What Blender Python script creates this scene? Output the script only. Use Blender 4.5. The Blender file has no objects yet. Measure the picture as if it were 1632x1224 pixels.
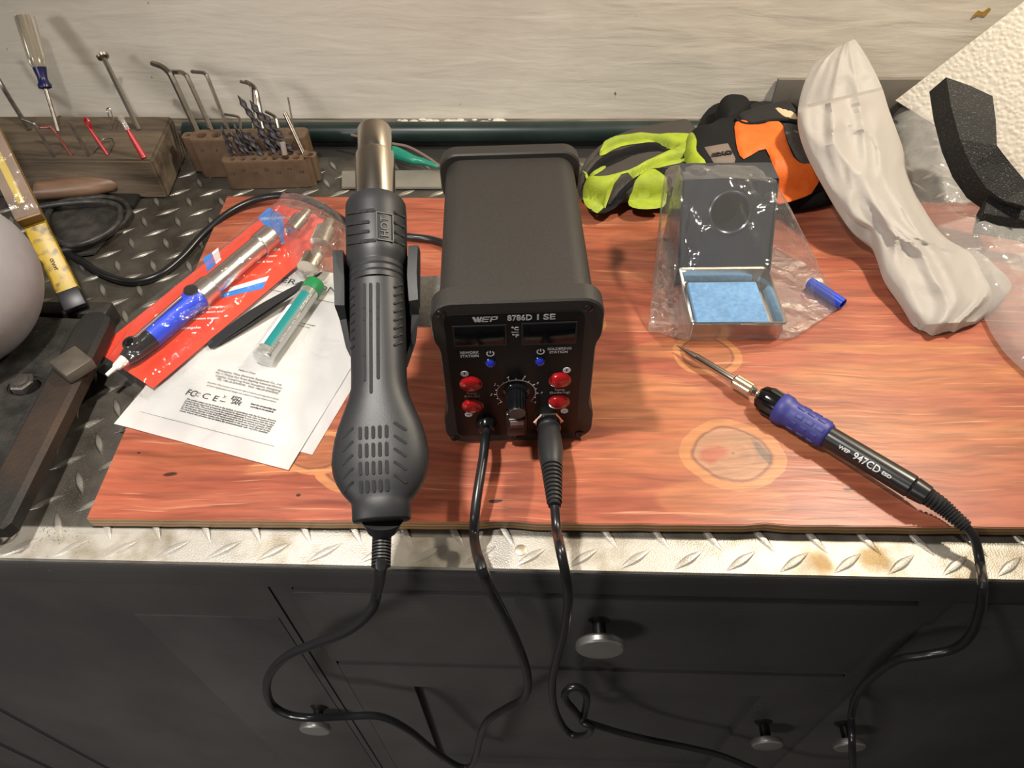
import bpy, bmesh, math, random
from mathutils import Vector, Matrix, noise
from mathutils.geometry import delaunay_2d_cdt
V = Vector
random.seed(7)
S = bpy.context.scene
C = S.collection
D = bpy.data

# ------------------------------------------------------------------ camera
F_PX, CAM_H = 1131.0, 0.45
RX = V((0.99939218, 0.01291903, -0.03237863))
RY = V((0.03094672, -0.75637935, 0.65340078))
RZ = V((-0.01604922, -0.65400564, -0.75631941))
cam = D.cameras.new('camera'); co = D.objects.new('camera', cam); C.objects.link(co); S.camera = co
cam.sensor_fit = 'HORIZONTAL'; cam.sensor_width = 36; cam.lens = 36 * F_PX / 1632; cam.clip_start = 0.01
m = Matrix.Identity(4)
for i, r in enumerate((RX, RY, RZ)):
    m[i][0], m[i][1], m[i][2] = r[0], -r[1], -r[2]
m[2][3] = CAM_H
co.matrix_world = m

# ------------------------------------------------------------------ light
S.view_settings.view_transform = 'Standard'; S.view_settings.look = 'None'
S.view_settings.gamma = 1; S.view_settings.use_curve_mapping = False
S.view_settings.exposure = 0.0
w = D.worlds.new('world'); S.world = w; w.use_nodes = True
w.node_tree.nodes['Background'].inputs[0].default_value = (1.0, 0.93, 0.84, 1)
w.node_tree.nodes['Background'].inputs[1].default_value = 0.09

def area(name, loc, target, size, power, col, sy=None, spread=180):
    l = D.lights.new(name, 'AREA'); l.energy = power; l.color = col; l.size = size; l.spread = math.radians(spread)
    if sy: l.shape = 'RECTANGLE'; l.size_y = sy
    o = D.objects.new(name, l); C.objects.link(o); o.location = loc
    o.rotation_euler = (V(target) - V(loc)).to_track_quat('-Z', 'Y').to_euler()
area('lamp_warm', (0.55, 0.62, 0.78), (0.25, 0.60, 0), 0.06, 9.5, (1.0, 0.88, 0.70))
area('lamp_cool', (-0.22, 0.27, 0.78), (-0.16, 0.25, 0), 0.04, 3.3, (1.0, 0.95, 0.88), spread=110)
area('lamp_side', (-1.05, 0.35, 0.42), (-0.3, 0.75, 0.05), 0.05, 0.25, (1.0, 0.92, 0.82))
area('fill_front_left', (-1.1, -1.0, 0.9), (-0.45, 0.2, -0.5), 0.4, 4.8, (1.0, 0.95, 0.9), spread=60)  # added fill from the front left, brightens the drawer fronts

# ------------------------------------------------------------------ helpers
def P(px, py, z=None, y=None, x=None):
    c = V((px - 816, py - 612, F_PX)); r = V((RX.dot(c), RY.dot(c), RZ.dot(c)))
    t = (z - CAM_H) / r.z if z is not None else (y / r.y if y is not None else x / r.x)
    return r * t + V((0, 0, CAM_H))
def proj(p):
    q = V(p) - V((0, 0, CAM_H)); c = RX * q.x + RY * q.y + RZ * q.z
    return 816 + F_PX * c.x / c.z, 612 + F_PX * c.y / c.z, c.z

MATS = {}
def mat(name, col, rough=0.5, metal=0.0, col2=None, nscale=200.0, namt=(0.35, 0.65), stretch=(1, 1, 1), bump=0.0, bscale=800.0, bdist=0.0005, coat=0.0, spec=0.5, bstretch=None, sheen=0.0, sss=0.0):
    if name in MATS: return MATS[name]
    mt = D.materials.new(name); mt.use_nodes = True; nt = mt.node_tree; n = nt.nodes; L = nt.links
    b = n['Principled BSDF']
    b.inputs['Base Color'].default_value = (*col, 1); b.inputs['Roughness'].default_value = rough
    b.inputs['Metallic'].default_value = metal; b.inputs['Coat Weight'].default_value = coat
    b.inputs['Specular IOR Level'].default_value = spec
    b.inputs['Sheen Weight'].default_value = sheen
    tc = n.new('ShaderNodeTexCoord')
    if col2:
        mp = n.new('ShaderNodeMapping'); mp.inputs['Scale'].default_value = stretch; L.new(tc.outputs['Object'], mp.inputs[0])
        ns = n.new('ShaderNodeTexNoise'); ns.inputs['Scale'].default_value = nscale; ns.inputs['Detail'].default_value = 6
        L.new(mp.outputs[0], ns.inputs['Vector'])
        cr = n.new('ShaderNodeValToRGB'); cr.color_ramp.elements[0].position = namt[0]; cr.color_ramp.elements[1].position = namt[1]
        cr.color_ramp.elements[0].color = (*col, 1); cr.color_ramp.elements[1].color = (*col2, 1)
        L.new(ns.outputs['Fac'], cr.inputs[0]); L.new(cr.outputs[0], b.inputs['Base Color'])
    if bump:
        mp = n.new('ShaderNodeMapping'); mp.inputs['Scale'].default_value = bstretch or (1, 1, 1); L.new(tc.outputs['Object'], mp.inputs[0])
        ns = n.new('ShaderNodeTexNoise'); ns.inputs['Scale'].default_value = bscale; ns.inputs['Detail'].default_value = 4
        L.new(mp.outputs[0], ns.inputs['Vector'])
        bp = n.new('ShaderNodeBump'); bp.inputs['Strength'].default_value = bump; bp.inputs['Distance'].default_value = bdist
        L.new(ns.outputs['Fac'], bp.inputs['Height']); L.new(bp.outputs[0], b.inputs['Normal'])
    MATS[name] = mt
    return mt

def film(name, tint=(1, 1, 1), rough=0.12, haze=0.0, bscale=60, bstr=0.6, refl=1.0):
    """thin clear plastic film: what is not mirrored passes straight through"""
    mt = D.materials.new(name); mt.use_nodes = True; nt = mt.node_tree; n = nt.nodes; L = nt.links
    for x in list(n):
        if x.type == 'BSDF_PRINCIPLED': n.remove(x)
    out = n['Material Output']
    tr = n.new('ShaderNodeBsdfTransparent'); tr.inputs[0].default_value = (*tint, 1)
    gl = n.new('ShaderNodeBsdfGlossy'); gl.inputs['Roughness'].default_value = rough
    lw = n.new('ShaderNodeFresnel'); lw.inputs['IOR'].default_value = 1.5
    tc = n.new('ShaderNodeTexCoord')
    ns = n.new('ShaderNodeTexNoise'); ns.inputs['Scale'].default_value = bscale; ns.inputs['Detail'].default_value = 3; ns.inputs['Distortion'].default_value = 1.2
    L.new(tc.outputs['Object'], ns.inputs['Vector'])
    vo = n.new('ShaderNodeTexVoronoi'); vo.inputs['Scale'].default_value = bscale * .7; 
    vo.feature = 'DISTANCE_TO_EDGE'; vo.inputs['Scale'].default_value = bscale * .55
    ma = n.new('ShaderNodeVectorMath'); ma.operation = 'MULTIPLY_ADD'; L.new(ns.outputs['Color'], ma.inputs[0]); ma.inputs[1].default_value = (.012, .012, .012); L.new(tc.outputs['Object'], ma.inputs[2]); L.new(ma.outputs[0], vo.inputs['Vector'])
    sm = n.new('ShaderNodeMapRange'); sm.interpolation_type = 'SMOOTHSTEP'; L.new(vo.outputs['Distance'], sm.inputs[0]); sm.inputs[1].default_value = 0; sm.inputs[2].default_value = .16
    ad = n.new('ShaderNodeMath'); ad.operation = 'MULTIPLY_ADD'; L.new(ns.outputs['Fac'], ad.inputs[0]); ad.inputs[1].default_value = 1.0; L.new(sm.outputs[0], ad.inputs[2])
    bp = n.new('ShaderNodeBump'); bp.inputs['Strength'].default_value = bstr; bp.inputs['Distance'].default_value = 0.004
    L.new(ad.outputs[0], bp.inputs['Height']); L.new(bp.outputs[0], gl.inputs['Normal'])
    mu = n.new('ShaderNodeMath'); mu.operation = 'MULTIPLY'; mu.inputs[1].default_value = refl
    mn = n.new('ShaderNodeMath'); mn.operation = 'MINIMUM'; mn.inputs[1].default_value = .28; L.new(lw.outputs[0], mn.inputs[0]); L.new(mn.outputs[0], mu.inputs[0])
    mx = n.new('ShaderNodeMixShader'); L.new(mu.outputs[0], mx.inputs[0]); L.new(tr.outputs[0], mx.inputs[1]); L.new(gl.outputs[0], mx.inputs[2])
    last = mx
    if haze:
        df = n.new('ShaderNodeBsdfDiffuse'); df.inputs[0].default_value = (.8, .79, .77, 1)  # pale diffuse share; on the two big bags it stands in for reflections
        m2 = n.new('ShaderNodeMixShader'); m2.inputs[0].default_value = haze
        L.new(mx.outputs[0], m2.inputs[1]); L.new(df.outputs[0], m2.inputs[2]); last = m2
    L.new(last.outputs[0], out.inputs[0])
    return mt

class MB:
    def __init__(s): s.b = bmesh.new()
    def face(s, vs): return s.b.faces.new([s.b.verts.new(V(v)) for v in vs])
    def box(s, c, d, bev=0.0, M=None, seg=2):
        t = bmesh.new(); bmesh.ops.create_cube(t, size=1)
        for v in t.verts: v.co = V((v.co.x * d[0], v.co.y * d[1], v.co.z * d[2])) + V(c)
        if bev: bmesh.ops.bevel(t, geom=t.edges[:], offset=bev, segments=seg, affect='EDGES', profile=.5)
        if M: bmesh.ops.transform(t, matrix=M, verts=t.verts)
        s.merge(t); return s
    def merge(s, t):
        me = D.meshes.new('tmp'); t.to_mesh(me); t.free(); s.b.from_mesh(me); D.meshes.remove(me)
    def loft(s, rings, caps=True, closed=True):
        rr = [[s.b.verts.new(V(p)) for p in r] for r in rings]; n = len(rr[0])
        for a, b in zip(rr, rr[1:]):
            for i in range(n if closed else n - 1):
                j = (i + 1) % n; s.b.faces.new((a[i], a[j], b[j], b[i]))
        if caps and closed:
            s.b.faces.new(rr[0][::-1]); s.b.faces.new(rr[-1])
        return s
    def lathe(s, p0, p1, prof, seg=32, caps=True, up=None):
        """prof: (distance along p0->p1 in metres, radius)"""
        p0 = V(p0); d = (V(p1) - p0).normalized(); a, b = frame(d, up)
        s.loft([[p0 + d * t + (a * math.cos(k * 2 * math.pi / seg) + b * math.sin(k * 2 * math.pi / seg)) * r for k in range(seg)] for t, r in prof], caps); return s
    def cyl(s, p0, p1, r, r1=None, seg=24):
        L_ = (V(p1) - V(p0)).length; return s.lathe(p0, p1, [(0, r), (L_, r if r1 is None else r1)], seg)
    def tube(s, pts, r, seg=12, sub=8, sect=None):
        pts = spline(pts, sub); rings = []; prev = None
        for i, p in enumerate(pts):
            d = (pts[min(i + 1, len(pts) - 1)] - pts[max(i - 1, 0)]).normalized()
            a = (prev - d * prev.dot(d)).normalized() if prev else frame(d)[0]
            prev = a; b = d.cross(a); rad = r(i / (len(pts) - 1)) if callable(r) else r
            rings.append([p + (a * math.cos(k * 2 * math.pi / seg) + b * math.sin(k * 2 * math.pi / seg)) * rad for k in range(seg)])
        s.loft(rings); return s
    def prism(s, out, z0, z1, holes=(), M=None, bev=0):
        t = bmesh.new()
        loops = [out] + list(holes); pts = []; edges = []
        for lp in loops:
            o = len(pts); pts += [V((p[0], p[1])) for p in lp]; edges += [(o + i, o + (i + 1) % len(lp)) for i in range(len(lp))]
        vs, es, fs = delaunay_2d_cdt(pts, edges, [], 1, 1e-9)[:3]
        for z, fl in ((z1, False), (z0, True)):
            bv = [t.verts.new((v.x, v.y, z)) for v in vs]
            for f in fs:
                c = sum((vs[i] for i in f), V((0, 0))) / len(f)
                if any(inside(c, h) for h in holes): continue
                q = [bv[i] for i in f]
                if fl: q = q[::-1]
                t.faces.new(q)
        bmesh.ops.dissolve_limit(t, angle_limit=0.01, verts=t.verts, edges=t.edges)
        for lp in loops:
            n = len(lp)
            for i in range(n):
                a, b = lp[i], lp[(i + 1) % n]
                t.faces.new([t.verts.new(q) for q in ((a[0], a[1], z0), (b[0], b[1], z0), (b[0], b[1], z1), (a[0], a[1], z1))])
        bmesh.ops.remove_doubles(t, verts=t.verts, dist=1e-6)
        bmesh.ops.recalc_face_normals(t, faces=t.faces)
        if bev:
            es = [e for e in t.edges if len(e.link_faces) == 2 and e.calc_face_angle(0) > .9]
            bmesh.ops.bevel(t, geom=es, offset=bev, segments=2, affect='EDGES')
        if M: bmesh.ops.transform(t, matrix=M, verts=t.verts)
        s.merge(t); return s
    def ell(s, c, r, M=None, seg=32):
        t = bmesh.new(); bmesh.ops.create_uvsphere(t, u_segments=seg, v_segments=seg // 2, radius=1)
        for v in t.verts: v.co = V((v.co.x * r[0], v.co.y * r[1], v.co.z * r[2])) + V(c)
        if M: bmesh.ops.transform(t, matrix=M, verts=t.verts)
        s.merge(t); return s
    def xf(s, M): bmesh.ops.transform(s.b, matrix=M, verts=s.b.verts); return s

def frame(d, up=None):
    u = V(up) if up else (V((0, 0, 1)) if abs(d.z) < .9 else V((0, 1, 0)))
    a = d.cross(u).normalized(); return a, a.cross(d).normalized()
def spline(pts, sub=8):
    pts = [V(p) for p in pts]; out = []
    for i in range(len(pts) - 1):
        p0, p1, p2, p3 = pts[max(i - 1, 0)], pts[i], pts[i + 1], pts[min(i + 2, len(pts) - 1)]
        for k in range(sub):
            t = k / sub
            out.append(.5 * ((2 * p1) + (p2 - p0) * t + (2 * p0 - 5 * p1 + 4 * p2 - p3) * t * t + (3 * p1 - 3 * p2 + p3 - p0) * t ** 3))
    return out + [pts[-1]]
def inside(p, poly):
    c = False; n = len(poly)
    for i in range(n):
        a, b = poly[i], poly[i - 1]
        if (a[1] > p[1]) != (b[1] > p[1]) and p[0] < (b[0] - a[0]) * (p[1] - a[1]) / (b[1] - a[1]) + a[0]: c = not c
    return c
def dist_poly(p, poly):
    m_ = 9
    for i in range(len(poly)):
        a, b = V(poly[i][:2]), V(poly[i - 1][:2]); ab = b - a; q = V(p[:2]) - a
        t = max(0, min(1, q.dot(ab) / max(ab.length_squared, 1e-12))); m_ = min(m_, (q - ab * t).length)
    return m_
def smooth_loop(pts, sub=5):
    n = len(pts); out = []
    for i in range(n):
        p0, p1, p2, p3 = [V(pts[(i + k) % n][:2]) for k in (-1, 0, 1, 2)]
        for k in range(sub):
            t = k / sub
            out.append(.5 * ((2 * p1) + (p2 - p0) * t + (2 * p0 - 5 * p1 + 4 * p2 - p3) * t * t + (3 * p1 - 3 * p2 + p3 - p0) * t ** 3))
    return out
def circ(cx, cy, r, n=20): return [(cx + r * math.cos(k * 2 * math.pi / n), cy + r * math.sin(k * 2 * math.pi / n)) for k in range(n)]
def rrect(w, h, r, n=6, cx=0, cy=0):
    out = []
    for sx, sy, a0 in ((1, 1, 0), (-1, 1, 90), (-1, -1, 180), (1, -1, 270)):
        for k in range(n + 1):
            a = math.radians(a0 + 90 * k / n); out.append((cx + sx * (w / 2 - r) + r * math.cos(a), cy + sy * (h / 2 - r) + r * math.sin(a)))
    return out
def sheet(out, zf, step, under=None, closed=False):
    """surface over a plan outline with height zf(x,y); closed adds an underside 'under'"""
    out = [V(p[:2]) for p in out]; n = len(out)
    pts = list(out); edges = [(i, (i + 1) % n) for i in range(n)]
    x0, x1 = min(p.x for p in out), max(p.x for p in out); y0, y1 = min(p.y for p in out), max(p.y for p in out)
    j = 0; y = y0
    while y < y1:
        x = x0 + (j % 2) * step / 2
        while x < x1:
            if inside((x, y), out) and dist_poly((x, y), out) > step * .4: pts.append(V((x, y)))
            x += step
        y += step * .87; j += 1
    vs, es, fs = delaunay_2d_cdt(pts, edges, [], 1, 1e-9)[:3]
    b = MB(); t = b.b
    top = [t.verts.new((v.x, v.y, zf(v.x, v.y))) for v in vs]
    for f in fs: t.faces.new([top[i] for i in f])
    if closed:
        bot = [t.verts.new((v.x, v.y, under(v.x, v.y))) for v in vs]
        for f in fs: t.faces.new([bot[i] for i in f][::-1])
        be = [e for e in t.edges if len(e.link_faces) == 1]
        bmesh.ops.remove_doubles(t, verts=t.verts, dist=1e-5)
    bmesh.ops.recalc_face_normals(t, faces=t.faces)
    return b
def N3(x, y, z=0, s=1.0): return noise.noise(V((x * s, y * s, z * s)))

def tag(o, label, cat, group=None, kind=None):
    if label: o['label'] = label
    if cat: o['category'] = cat
    if group: o['group'] = group
    if kind: o['kind'] = kind
    return o
def thing(name, label, cat, loc=(0, 0, 0), rotz=0, group=None):
    o = D.objects.new(name, None); C.objects.link(o); o.location = loc; o.rotation_euler = (0, 0, rotz); o.empty_display_size = .02
    return tag(o, label, cat, group)
def obj(name, mb, mt, parent=None, world=False, smooth=True, angle=35, label=None, mods=()):
    b = mb.b if isinstance(mb, MB) else mb
    me = D.meshes.new(name); b.to_mesh(me); b.free()
    me.materials.append(mt)
    if smooth:
        me.polygons.foreach_set('use_smooth', [True] * len(me.polygons)); me.set_sharp_from_angle(angle=math.radians(angle))
    o = D.objects.new(name, me); C.objects.link(o)
    if parent is None:
        bb = [V(c) for c in o.bound_box]; c = sum(bb, V()) / 8; c.z = min(q.z for q in bb)
        me.transform(Matrix.Translation(-c)); o.location = c
    else:
        o.parent = parent
        if world:
            M = Matrix.LocRotScale(parent.location, parent.rotation_euler, None)
            if parent.parent is not None: M = Matrix.Identity(4)
            me.transform(M.inverted())
    if label: o['label'] = label
    return o
def text_mb(s, size, M, width=None, ext=0.0001, align='CENTER', bold=0.0, shear=0.0, sp=1.0):
    cu = D.curves.new('t', 'FONT'); cu.body = s; cu.size = size; cu.extrude = ext; cu.align_x = align; cu.align_y = 'CENTER'; cu.offset = bold; cu.shear = shear; cu.resolution_u = 3; cu.space_line = sp
    o = D.objects.new('t', cu); C.objects.link(o); dg = bpy.context.evaluated_depsgraph_get()
    me = D.meshes.new_from_object(o.evaluated_get(dg)); D.objects.remove(o); D.curves.remove(cu)
    b = MB(); b.b.from_mesh(me); D.meshes.remove(me)
    if width:
        xs = [v.co.x for v in b.b.verts]; k = width / (max(xs) - min(xs))
        for v in b.b.verts: v.co.x *= k
    return b.xf(M)
def add(a, b): a.merge(b.b); return a
def plane_M(o, u, v):
    u = V(u).normalized(); v = V(v); v = (v - u * v.dot(u)).normalized(); n_ = u.cross(v)
    return Matrix(((u.x, v.x, n_.x, o[0]), (u.y, v.y, n_.y, o[1]), (u.z, v.z, n_.z, o[2]), (0, 0, 0, 1)))

# ------------------------------------------------------------------ common materials
black_plastic = mat('black_plastic', (.018, .018, .019), .42, bump=.25, bscale=1800, bdist=.0002)
dark_gun = mat('charcoal_plastic', (.017, .0175, .019), .45, spec=.38, bump=.35, bscale=2200, bdist=.0002)
gloss_black = mat('gloss_black', (.006, .006, .007), .12)
cord_mat = mat('black_rubber_cord', (.010, .010, .011), .3)
steel = mat('brushed_steel', (.62, .58, .52), .22, 1.0, bump=.1, bscale=900, bdist=.0001, bstretch=(1, 1, 8))
tool_steel = mat('dull_tool_steel', (.33, .30, .27), .38, 1.0, col2=(.2, .17, .15), nscale=120)
white_print = mat('white_print', (.75, .75, .75), .5)
grey_print = mat('grey_print', (.42, .42, .43), .5)
slot_black = mat('slot_black', (.004, .004, .004), .8)
BT = 0.012       # top of the plywood board

# ------------------------------------------------------------------ the room
def wall_material():
    mt = D.materials.new('painted_rough_wall'); mt.use_nodes = True; nt = mt.node_tree; n = nt.nodes; L = nt.links
    b = n['Principled BSDF']; b.inputs['Roughness'].default_value = .5
    tc = n.new('ShaderNodeTexCoord')
    def nz(scale, st, det=5, dist=0):
        mp = n.new('ShaderNodeMapping'); mp.inputs['Scale'].default_value = st; L.new(tc.outputs['Object'], mp.inputs[0])
        x = n.new('ShaderNodeTexNoise'); x.inputs['Scale'].default_value = scale; x.inputs['Detail'].default_value = det; x.inputs['Distortion'].default_value = dist
        L.new(mp.outputs[0], x.inputs['Vector']); return x.outputs['Fac']
    a = nz(30, (.35, 1, 1.8), 9, .3); c = nz(4, (1, 1, 1), 3, 1.0); d = nz(60, (1, 1, 1), 2)
    cr = n.new('ShaderNodeValToRGB'); L.new(c, cr.inputs[0]); cr.color_ramp.elements[0].position = .3; cr.color_ramp.elements[1].position = .7
    cr.color_ramp.elements[0].color = (.66, .61, .53, 1); cr.color_ramp.elements[1].color = (.76, .71, .62, 1)
    # small dark pits and one ochre smear
    pit = n.new('ShaderNodeValToRGB'); L.new(d, pit.inputs[0]); pit.color_ramp.elements[0].position = .235; pit.color_ramp.elements[1].position = .265
    mx = n.new('ShaderNodeMix'); mx.data_type = 'RGBA'; L.new(pit.outputs[0], mx.inputs[0]); mx.inputs[6].default_value = (.2, .16, .12, 1); L.new(cr.outputs[0], mx.inputs[7])
    L.new(mx.outputs[2], b.inputs['Base Color'])
    s = n.new('ShaderNodeMath'); s.operation = 'MULTIPLY_ADD'; L.new(c, s.inputs[0]); s.inputs[1].default_value = 2.6; L.new(a, s.inputs[2])
    bp = n.new('ShaderNodeBump'); bp.inputs['Strength'].default_value = .45; bp.inputs['Distance'].default_value = .0032; L.new(s.outputs[0], bp.inputs['Height']); L.new(bp.outputs[0], b.inputs['Normal'])
    return mt
wm = wall_material()
WY = .805
o = obj('wall_back', MB().box((0, WY + .05, .2), (2.6, .1, 2.2)), wm, smooth=False); o['kind'] = 'structure'
stain = sheet(smooth_loop([(0, 0), (.006, .003), (.013, .002), (.016, .008), (.013, .010), (.009, .006), (.003, .007)]), lambda x, y: 0.0006 + .0008 * abs(N3(x, y, 0, 300)), .0015)
q = P(1548, 28, y=WY); stain.xf(Matrix.Translation(q) @ Matrix.Rotation(math.radians(90), 4, 'X'))
o = obj('wall_smear', stain, mat('ochre_smear', (.42, .24, .04), .5)); o['kind'] = 'structure'  # ochre smear on the wall, a thin raised sheet
o = obj('floor', MB().box((0, .2, -.95), (2.6, 2.4, .05)), mat('concrete', (.12, .11, .10), .8, col2=(.08, .075, .07), nscale=12)); o['kind'] = 'structure'
o = obj('trim_1', MB().box((-.2, WY - .0095, -.004), (1.9, .019, .030), .002), mat('old_dark_wood', (.07, .06, .045), .7, col2=(.22, .19, .15), nscale=60, stretch=(.3, 4, 4), bump=.5, bscale=200, bdist=.001)); o['kind'] = 'structure'

# ------------------------------------------------------------------ workbench
black_paint = mat('black_painted_wood', (.034, .033, .033), .45, col2=(.050, .048, .046), nscale=9, stretch=(1, 1, .6), bump=.35, bscale=60, bdist=.0007, bstretch=(.5, 1, 6), spec=.45)
bench = thing('workbench', 'black painted workbench with diamond tread metal top and drawers', 'workbench', (0, .5, -.92))
FY = .2217
def plate_material():
    mt = D.materials.new('tread_plate_metal'); mt.use_nodes = True; nt = mt.node_tree; n = nt.nodes; L = nt.links
    b = n['Principled BSDF']; b.inputs['Metallic'].default_value = .75
    tc = n.new('ShaderNodeTexCoord'); sp = n.new('ShaderNodeSeparateXYZ'); L.new(tc.outputs['Object'], sp.inputs[0])
    ns = n.new('ShaderNodeTexNoise'); ns.inputs['Scale'].default_value = 45; ns.inputs['Detail'].default_value = 8; L.new(tc.outputs['Object'], ns.inputs['Vector'])
    n2 = n.new('ShaderNodeTexNoise'); n2.inputs['Scale'].default_value = 900; n2.inputs['Detail'].default_value = 2; L.new(tc.outputs['Object'], n2.inputs['Vector'])
    n3 = n.new('ShaderNodeTexNoise'); n3.inputs['Scale'].default_value = 9; n3.inputs['Detail'].default_value = 4; L.new(tc.outputs['Object'], n3.inputs['Vector'])
    dirt = n.new('ShaderNodeValToRGB'); L.new(ns.outputs[0], dirt.inputs[0]); dirt.color_ramp.elements[0].position = .3; dirt.color_ramp.elements[1].position = .75
    dirt.color_ramp.elements[0].color = (.075, .066, .054, 1); dirt.color_ramp.elements[1].color = (.19, .175, .15, 1)
    lit_lip = n.new('ShaderNodeValToRGB'); L.new(ns.outputs[0], lit_lip.inputs[0]); lit_lip.color_ramp.elements[0].position = .3; lit_lip.color_ramp.elements[1].position = .55
    lit_lip.color_ramp.elements[0].color = (.26, .22, .16, 1); lit_lip.color_ramp.elements[1].color = (.46, .43, .38, 1)
    # front lip band, the light on it put into the base colour (local y runs from the bench centre)
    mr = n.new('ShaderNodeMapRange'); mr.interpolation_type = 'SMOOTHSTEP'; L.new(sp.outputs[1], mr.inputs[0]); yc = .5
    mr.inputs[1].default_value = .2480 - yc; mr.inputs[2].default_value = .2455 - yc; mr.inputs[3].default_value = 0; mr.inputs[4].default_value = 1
    mx = n.new('ShaderNodeMix'); mx.data_type = 'RGBA'; L.new(mr.outputs[0], mx.inputs[0]); L.new(dirt.outputs[0], mx.inputs[6]); L.new(lit_lip.outputs[0], mx.inputs[7])
    # lug crests are polished by wear
    zr = n.new('ShaderNodeMapRange'); L.new(sp.outputs[2], zr.inputs[0]); z0 = .92
    zr.inputs[1].default_value = z0 + .0006; zr.inputs[2].default_value = z0 + .0013
    m3 = n.new('ShaderNodeMix'); m3.data_type = 'RGBA'; L.new(zr.outputs[0], m3.inputs[0]); L.new(mx.outputs[2], m3.inputs[6]); m3.inputs[7].default_value = (.36, .34, .30, 1)
    # rust stains around two lugs
    L.new(m3.outputs[2], b.inputs['Base Color'])
    last = m3.outputs[2]
    for px, py, rr in ((1305, 893, .011), (1390, 890, .009)):
        c = P(px, py, z=0) - V((0, .5, 0))
        vm = n.new('ShaderNodeVectorMath'); vm.operation = 'DISTANCE'
        wn = n.new('ShaderNodeVectorMath'); wn.operation = 'MULTIPLY_ADD'; L.new(ns.outputs['Color'], wn.inputs[0]); wn.inputs[1].default_value = (.02, .02, 0); L.new(tc.outputs['Object'], wn.inputs[2])
        L.new(wn.outputs[0], vm.inputs[0]); vm.inputs[1].default_value = (c.x + .01, c.y + .01, .92)
        rm = n.new('ShaderNodeMapRange'); L.new(vm.outputs['Value'], rm.inputs[0]); rm.inputs[1].default_value = rr * 1.2; rm.inputs[2].default_value = rr * .5; rm.inputs[4].default_value = .85
        mm = n.new('ShaderNodeMix'); mm.data_type = 'RGBA'; L.new(rm.outputs[0], mm.inputs[0]); L.new(last, mm.inputs[6]); mm.inputs[7].default_value = (.22, .13, .03, 1); last = mm.outputs[2]
    L.new(last, b.inputs['Base Color'])
    rg = n.new('ShaderNodeMapRange'); L.new(n3.outputs[0], rg.inputs[0]); rg.inputs[1].default_value = .3; rg.inputs[2].default_value = .7; rg.inputs[3].default_value = .30; rg.inputs[4].default_value = .5
    L.new(rg.outputs[0], b.inputs['Roughness'])
    # metalness drops inside the brightened front band
    mm2 = n.new('ShaderNodeMapRange'); L.new(mr.outputs[0], mm2.inputs[0]); mm2.inputs[3].default_value = .7; mm2.inputs[4].default_value = .35; L.new(mm2.outputs[0], b.inputs['Metallic'])
    bp = n.new('ShaderNodeBump'); bp.inputs['Strength'].default_value = .5; bp.inputs['Distance'].default_value = .0004; L.new(n2.outputs[0], bp.inputs['Height']); L.new(bp.outputs[0], b.inputs['Normal'])
    return mt
plate = MB().box((0, (FY + .735) / 2, -.002), (1.7, .735 - FY, .004))
def lug(cx, cy, ang, L_=.0145, W=.0034, h=.0015):
    c, s_ = math.cos(ang), math.sin(ang); b = plate.b; rings = []
    prof = [(-1, 0, 0), (-.6, .55, .6), (-.2, .95, .95), (0, 1, 1), (.2, .95, .95), (.6, .55, .6), (1, 0, 0)]
    rows = []
    for t, w_, hh in prof:
        if w_ == 0: rows.append([b.verts.new((cx + c * t * L_, cy + s_ * t * L_, -.0001))]); continue
        row = []
        for k, kz in ((-1, 0), (-.55, .8), (0, 1), (.55, .8), (1, 0)):
            row.append(b.verts.new((cx + c * t * L_ - s_ * k * w_ * W, cy + s_ * t * L_ + c * k * w_ * W, h * hh * kz - .0001 * (kz == 0))))
        rows.append(row)
    for r0, r1 in zip(rows, rows[1:]):
        if len(r0) == 1:
            for i in range(4): b.faces.new((r0[0], r1[i], r1[i + 1]))
        elif len(r1) == 1:
            for i in range(4): b.faces.new((r0[i], r1[0], r0[i + 1]))
        else:
            for i in range(4): b.faces.new((r0[i], r1[i], r1[i + 1], r0[i + 1]))
lx0 = P(190, 887, z=0).x
for j in range(29):
    for i in range(-18, 32):
        y_ = FY + .0093 + j * .018; x_ = lx0 + i * .0360 + (.018 if (j // 2) % 2 and False else 0)
        if j % 2: x_ += .0175
        if y_ > .728 or abs(x_) > .8: continue
        if j % 2 == 0: x_ += (j // 2 % 2) * .0
        lug(x_, y_, math.radians(34 if j % 2 == 0 else 122))
bmesh.ops.recalc_face_normals(plate.b, faces=plate.b.faces)
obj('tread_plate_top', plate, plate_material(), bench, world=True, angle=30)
# countersunk screw in the strip
sc = P(830, 877, z=0)
s_ = MB().lathe(sc + V((0, 0, -.001)), sc + V((0, 0, 1)), [(0, .0042), (.0016, .0042), (.0019, .0034)], 20)
sw = obj('screw', s_, mat('worn_screw', (.45, .38, .28), .4, .8), bench, world=True)
cross = MB().box(sc + V((0, 0, .0009)), (.005, .0009, .0003)).box(sc + V((0, 0, .0009)), (.0009, .005, .0003)); obj('cross_slot', cross, slot_black, sw)
obj('bench_deck', MB().box((0, .512, -.0205), (1.7, .578, .0325), .001), black_paint, bench, world=True)
obj('apron', MB().box((0, FY + .008, -.0205), (1.7, .018, .033), .002), black_paint, bench, world=True)
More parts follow.
